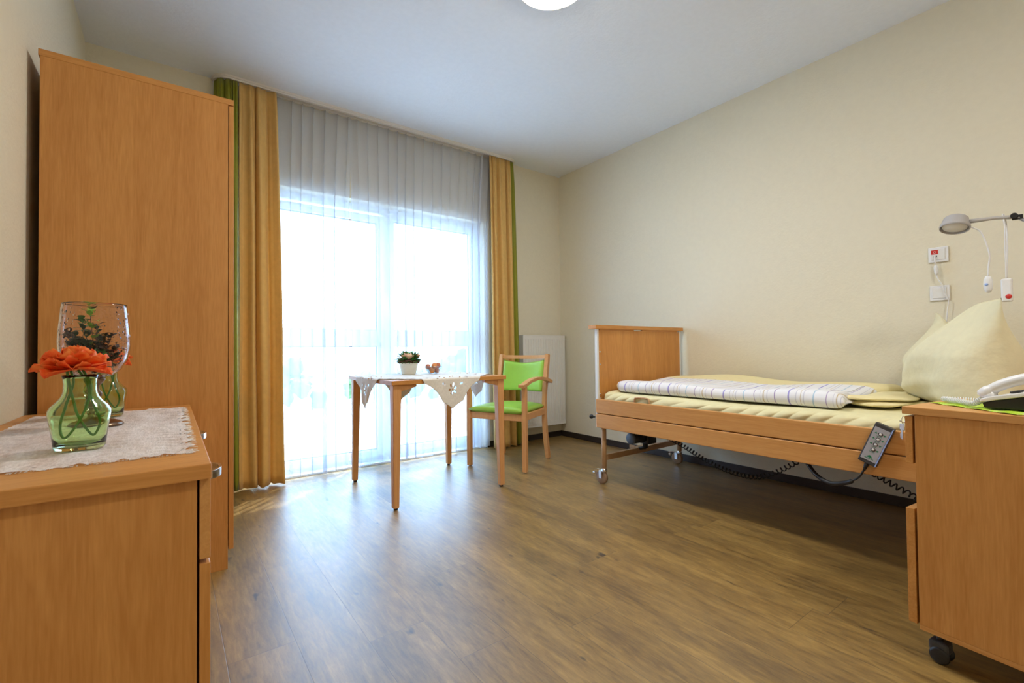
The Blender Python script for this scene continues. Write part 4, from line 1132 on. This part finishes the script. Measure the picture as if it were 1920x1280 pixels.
b = MB(); b.tube(spline([(.39, .027, .33), (.39, .05, .34), (.39, .05, .40), (.39, .027, .41)], 5), .005, 8); build('handle', b, 'chrome', dr)
for x, y in ((.035, -.035), (Wn-.05, -.035), (.04, -D+.05), (Wn-.05, -D+.05)):
    cf = build('caster', (lambda b: (b.tube([(x, y, .060), (x, y, .090)], .008, 10), b.box(x-.020, x+.020, y-.026, y+.022, .030, .064, .010, 3), b)[-1])(MB()), 'graphite', NS)
    for q in (-.024, .013): build('caster_wheel', MB().lathe([(0, 0), (.018, 0), (.0235, .003), (.0245, .006), (.0235, .009), (.018, .011), (0, .011)], (x+q, y-.004, .0245), 22, 'X'), 'black', cf)
# key
RN = Matrix.Translation(NS.location) @ Matrix.Rotation(-na, 4, 'Z')
ky = thing('key', 'small silver key on a wire ring hanging from the bedside cabinet drawer lock', 'key', (0, 0, 0), -na, None, False)
ky.location = RN @ Vector((.034, .040, .700))
b = MB(); b.tube([(.011, -.012, .005), (.008, .004, .006), (0, .010, .010), (-.006, .006, .012)], .0012, 6); b.tube([(.012*math.cos(2*PI*k/20), .0, .014+.012*math.sin(2*PI*k/20)) for k in range(20)], .0009, 5, closed=True)
build('ring', b, 'chrome', ky)
b = MB(); b.box(-.0075, .0075, -.001, .001, -.018, .002, .0009); b.box(-.003, .003, -.001, .001, -.048, -.017, .0004); b.box(.001, .0055, -.001, .001, -.044, -.030, .0003)
b.xform(Matrix.Translation((0, .004, 0)) @ Matrix.Rotation(math.radians(70), 4, 'Z')); build('key_blade', b, 'chrome', ky)

# lime mat
p0, p1 = Vector((.165, .016, 0)), Vector((.004, -.215, 0)); e1 = (p1-p0).normalized(); e2 = Vector((-e1.y, e1.x, 0)); e2 = e2 if e2.x > 0 else -e2
b = MB(); Lm = (p1-p0).length
def mf(u, v):
    p = p0 + e1*Lm*u + e2*.235*v; return (p.x, p.y, .0012+.0012*math.sin(u*22+v*15)+.0012)
b.grid(40, 36, mf)
mo_ = build('place_mat', b, 'limemat', None, solid=.0015, normals=False); mo_.location = RN @ Vector((0, 0, .7610)); mo_.rotation_euler = (0, 0, -na)
tag(mo_, 'lime green dotted cloth mat under the telephone on the bedside cabinet', 'mat')

# telephone
ph = thing('telephone', 'white corded desk telephone with black base on the lime mat', 'telephone', (0, 0, 0), -na, None, False)
ph.location = RN @ Vector((.070, -.135, .7655))
# local: x across, y towards window (negative = away, out of frame), z up
b = MB(); b.prism([(.0, .003), (-.215, .003), (-.215, .075), (.004, .018)], 0, .006, .175, .003); build('base', b, 'black', ph)
b = MB(); b.prism([(.008, .0185), (-.222, .0755), (-.222, .086), (-.02, .038), (.006, .0285)], 0, 0, .182, .003); build('top_cover', b, 'white', ph)
b = MB(); n = 0
def slope(y): return .033 + (-y-.0)*.248
for r in range(4):
    for c_ in range(3):
        y = -.045-.030*r; x = .085+.027*c_; z = slope(y)
        kb = MB(); kb.box(-.009, .009, -.008, .008, 0, .006, .002)
        kb.xform(Matrix.Translation((x, y, z)) @ Matrix.Rotation(-.24, 4, 'X')); build('dial_key', kb, 'graphite', ph)
for r in range(3):
    y = -.055-.032*r; kb = MB(); kb.box(-.011, .011, -.010, .010, 0, .006, .002)
    kb.xform(Matrix.Translation((.060, y, slope(y))) @ Matrix.Rotation(-.24, 4, 'X')); build('dial_key', kb, 'graphite', ph)
hp = spline([(.026, .008, .034), (.026, -.004, .048), (.026, -.035, .071), (.026, -.080, .090), (.026, -.130, .098), (.026, -.19, .099), (.026, -.215, .086)], 6)
nb = len(hp); b = MB(); b.tube(hp, [.014 if i < 2 else .0175 if i < 8 else .0145 if i < nb-8 else .017 for i in range(nb)], 16)
b.tube([(.026, -.006, .030), (.026, -.010, .050)], [.019, .015], 16); b.tube([(.026, -.200, .080), (.026, -.200, .096)], [.02, .016], 16)
build('handset', b, 'white', ph)
b = MB(); b.tube(coil([(.026, .006, .028), (.05, .035, .009), (.085, .075, .009), (.12, .112, .009), (.135, .130, .009)], 26, .0072, 8), .0017, 5)
b.tube(coil([(.138, .128, .009), (.15, .08, .009), (.145, .03, .009), (.13, .010, .010)], 20, .0072, 8), .0017, 5)
build('coiled_cord', b, 'white', ph)

# ------------------------------------------------------------------ wall fittings
def plate(name, yc, zc_, lab, cat):
    t = thing(name, lab, cat, (XR, yc, zc_), 0, None, False)
    build('frame', MB().box(-.011, -.0005, -.0425, .0425, -.0425, .0425, .004, 3), 'white', t); return t
t = plate('nurse_call_socket', .647, 1.460, 'white nurse call wall plate with a red square and a plug', 'socket')
build('insert', MB().box(-.014, -.010, -.029, .030, -.029, .030, .001), 'offwhite', t)
r_ = build('call_button', MB().box(-.0155, -.0135, -.001, .029, .003, .027, .0006), 'red', t)
b = MB(); b.tube([(-.0158, .014+.005*math.cos(2*PI*k/16), .014+.005*math.sin(2*PI*k/16)) for k in range(16)], .0007, 4, closed=True); b.box(-.0162, -.0155, .0105, .0175, .0185, .0195); build('symbol', b, 'offwhite', r_)
build('jack', MB().box(-.0158, -.0135, .004, .020, -.012, -.004, .0005), 'black', t)
b = MB(); b.box(-.028, -.0155, .008, .017, -.013, -.007, .001)
pts = spline([(-.026, .012, -.012), (-.028, .011, -.03), (-.026, .009, -.058)], 5); b.tube(pts, .003, 8)
b.tube([(-.026, .009, -.058), (-.026, .009, -.070), (-.026, .008, -.085), (-.026, .007, -.105), (-.026, .006, -.118)], [.004, .009, .0095, .0085, .004], 12)
pts = spline([(-.026, .006, -.118), (-.025, -.002, -.145), (-.024, -.018, -.180), (-.024, -.024, -.22), (-.025, -.040, -.262), (-.026, -.036, -.31), (-.026, -.030, -.38)], 8); b.tube(pts, .0026, 8)
build('plug_cable', b, 'white', t)
t = plate('light_switch', .645, 1.243, 'white single rocker switch plate below the nurse call plate', 'switch')
build('rocker', MB().box(-.0155, -.010, -.029, .030, -.029, .030, .0015), 'offwhite', t)
t = thing('wall_socket', 'white power socket low on the wall under the bed, with dark plugs', 'socket', (XR, .62, .25), 0, None, False)
# placed behind the rail near the bedside cabinet
build('frame', MB().box(-.011, -.0005, -.07, .07, -.04, .04, .003), 'white', t)
b = MB(); b.tube([(-.011, .025, 0), (-.05, .025, 0)], .016, 14); b.tube(spline([(-.05, .025, 0), (-.07, .03, -.02), (-.07, .02, -.10), (-.07, -.1, -.2)], 6), .004, 8); build('plug', b, 'black', t)

# reading lamp
lx, ly, lz = 2.92, .485, 1.500
lp = thing('reading_lamp', 'grey bedside reading lamp with a round frosted head on a jointed arm', 'lamp', (lx, ly, lz))
hd = MB(); hd.lathe([(.075, -.018), (.078, -.006), (.074, .010), (.069, .022), (.062, .055), (.056, .062), (0, .064), (0, .060), (.054, .058), (.059, .052), (.066, .020), (.070, .008), (.073, -.006), (.072, -.018)], (0, 0, 0), 40, closed=True)
hd.xform(Matrix.Translation((lx, ly, lz)) @ Matrix.Rotation(math.radians(4), 4, 'X') @ Matrix.Rotation(math.radians(20), 4, 'Y') @ Matrix.Scale(.70, 4)); build('lamp_head', hd, 'frost', lp)
hd = MB(); hd.lathe([(0, -.010), (.060, -.010), (.064, -.004), (0, 0)], (0, 0, 0), 36); hd.lathe([(0, 0), (.022, 0), (.022, .05), (0, .05)], (0, 0, 0), 20)
hd.xform(Matrix.Translation((lx, ly, lz)) @ Matrix.Rotation(math.radians(4), 4, 'X') @ Matrix.Rotation(math.radians(20), 4, 'Y') @ Matrix.Scale(.70, 4)); build('lamp_lens', hd, 'offwhite', lp)
J = (2.955, .300, 1.505)
build('lamp_arm', MB().tube([(lx+.008, ly-.042, 1.514), (2.94, .36, 1.513), (2.953, .315, 1.508), J], [.010, .0075, .0085, .008], 14), 'frost', lp)
b = MB(); b.tube([(J[0]-.018, J[1], J[2]+.004), (J[0]+.018, J[1], J[2]+.004)], .012, 16); b.box(J[0]-.006, J[0]+.006, J[1]-.025, J[1]+.008, J[2]-.012, J[2]+.008, .002); build('joint', b, 'black', lp)
build('lamp_arm', MB().tube([(J[0], J[1]-.01, J[2]-.003), (2.99, .16, 1.39), (3.03, .02, 1.27)], .0075, 12), 'frost', lp)
build('lamp_arm', MB().tube([(3.03, .02, 1.27), (3.24, .02, 1.22), (3.464, .02, 1.20)], .0075, 12), 'frost', lp)
build('wall_mount', MB().box(3.455, XR-.0005, -.03, .07, 1.14, 1.26, .004), 'offwhite', lp)
b = MB(); b.tube(spline([(lx+.008, ly-.050, 1.490), (2.935, ly-.084, 1.455), (2.943, ly-.106, 1.36), (2.946, ly-.102, 1.30), (2.946, .385, 1.258)], 8), .0028, 8)
build('cord', b, 'white', lp)
sw = build('cord_switch', MB().lathe([(0, -.038), (.008, -.036), (.014, -.022), (.0155, 0), (.014, .022), (.008, .036), (0, .038)], (0, 0, 0), 20).xform(Matrix.Translation((2.946, .386, 1.222)) @ Matrix.Diagonal((.6, 1, 1, 1))), 'white', lp)
build('switch_dot', MB().ball((2.9365, .390, 1.220), .006, 12, 8), 'blueedge', lp)
# call pendant hanging from the arm
cp = thing('call_pendant', 'white nurse call pendant with a red button hanging from the lamp arm', 'call button', (2.95, .318, 1.19))
b = MB(); b.box(2.936, 2.962, .311, .347, 1.138, 1.240, .010, 4); build('pendant_case', b, 'white', cp)
b = MB(); b.lathe([(0, -.0035), (.009, -.0028), (.0105, 0), (0, 0)], (2.936, .3225, 1.160), 20, 'X'); build('call_button', b, 'red', cp)
b = MB(); b.tube(spline([(2.95, .330, 1.24), (2.95, .330, 1.32), (2.945, .330, 1.40), (2.938, .328, 1.45), (2.945, .332, 1.495), (2.955, .336, 1.525), (2.967, .330, 1.51), (2.965, .325, 1.42), (2.96, .330, 1.24)], 8), .0026, 8); build('cord', b, 'white', cp)

# ceiling light at the top edge, plus an unseen one added as frontal fill
M['rim'] = plain('beige_rim', (0.70, 0.62, 0.52, 1), 0.5)
for cx_, cy_, lab in ((1.563, 1.739, 'round white ceiling light with a beige rim, lit, at the top edge'), (1.563, -.75, 'added round fill light on the ceiling, unseen behind the viewer')):
    cl = thing('ceiling_light', lab, 'ceiling lamp', (cx_, cy_, H))
    b = MB(); b.lathe([(.184, -.0005), (.1905, -.006), (.1905, -.034), (.187, -.042), (.180, -.046), (.178, -.042), (.178, -.0005)], (cx_, cy_, H), 64, closed=True); build('rim', b, 'rim', cl)
    b = MB(); b.lathe([(.1775, -.040), (.165, -.052), (.12, -.062), (0, -.067)], (cx_, cy_, H), 64); build('diffuser', b, 'lamp', cl)

for o in bpy.data.objects:
    if '_w' in o: del o['_w']
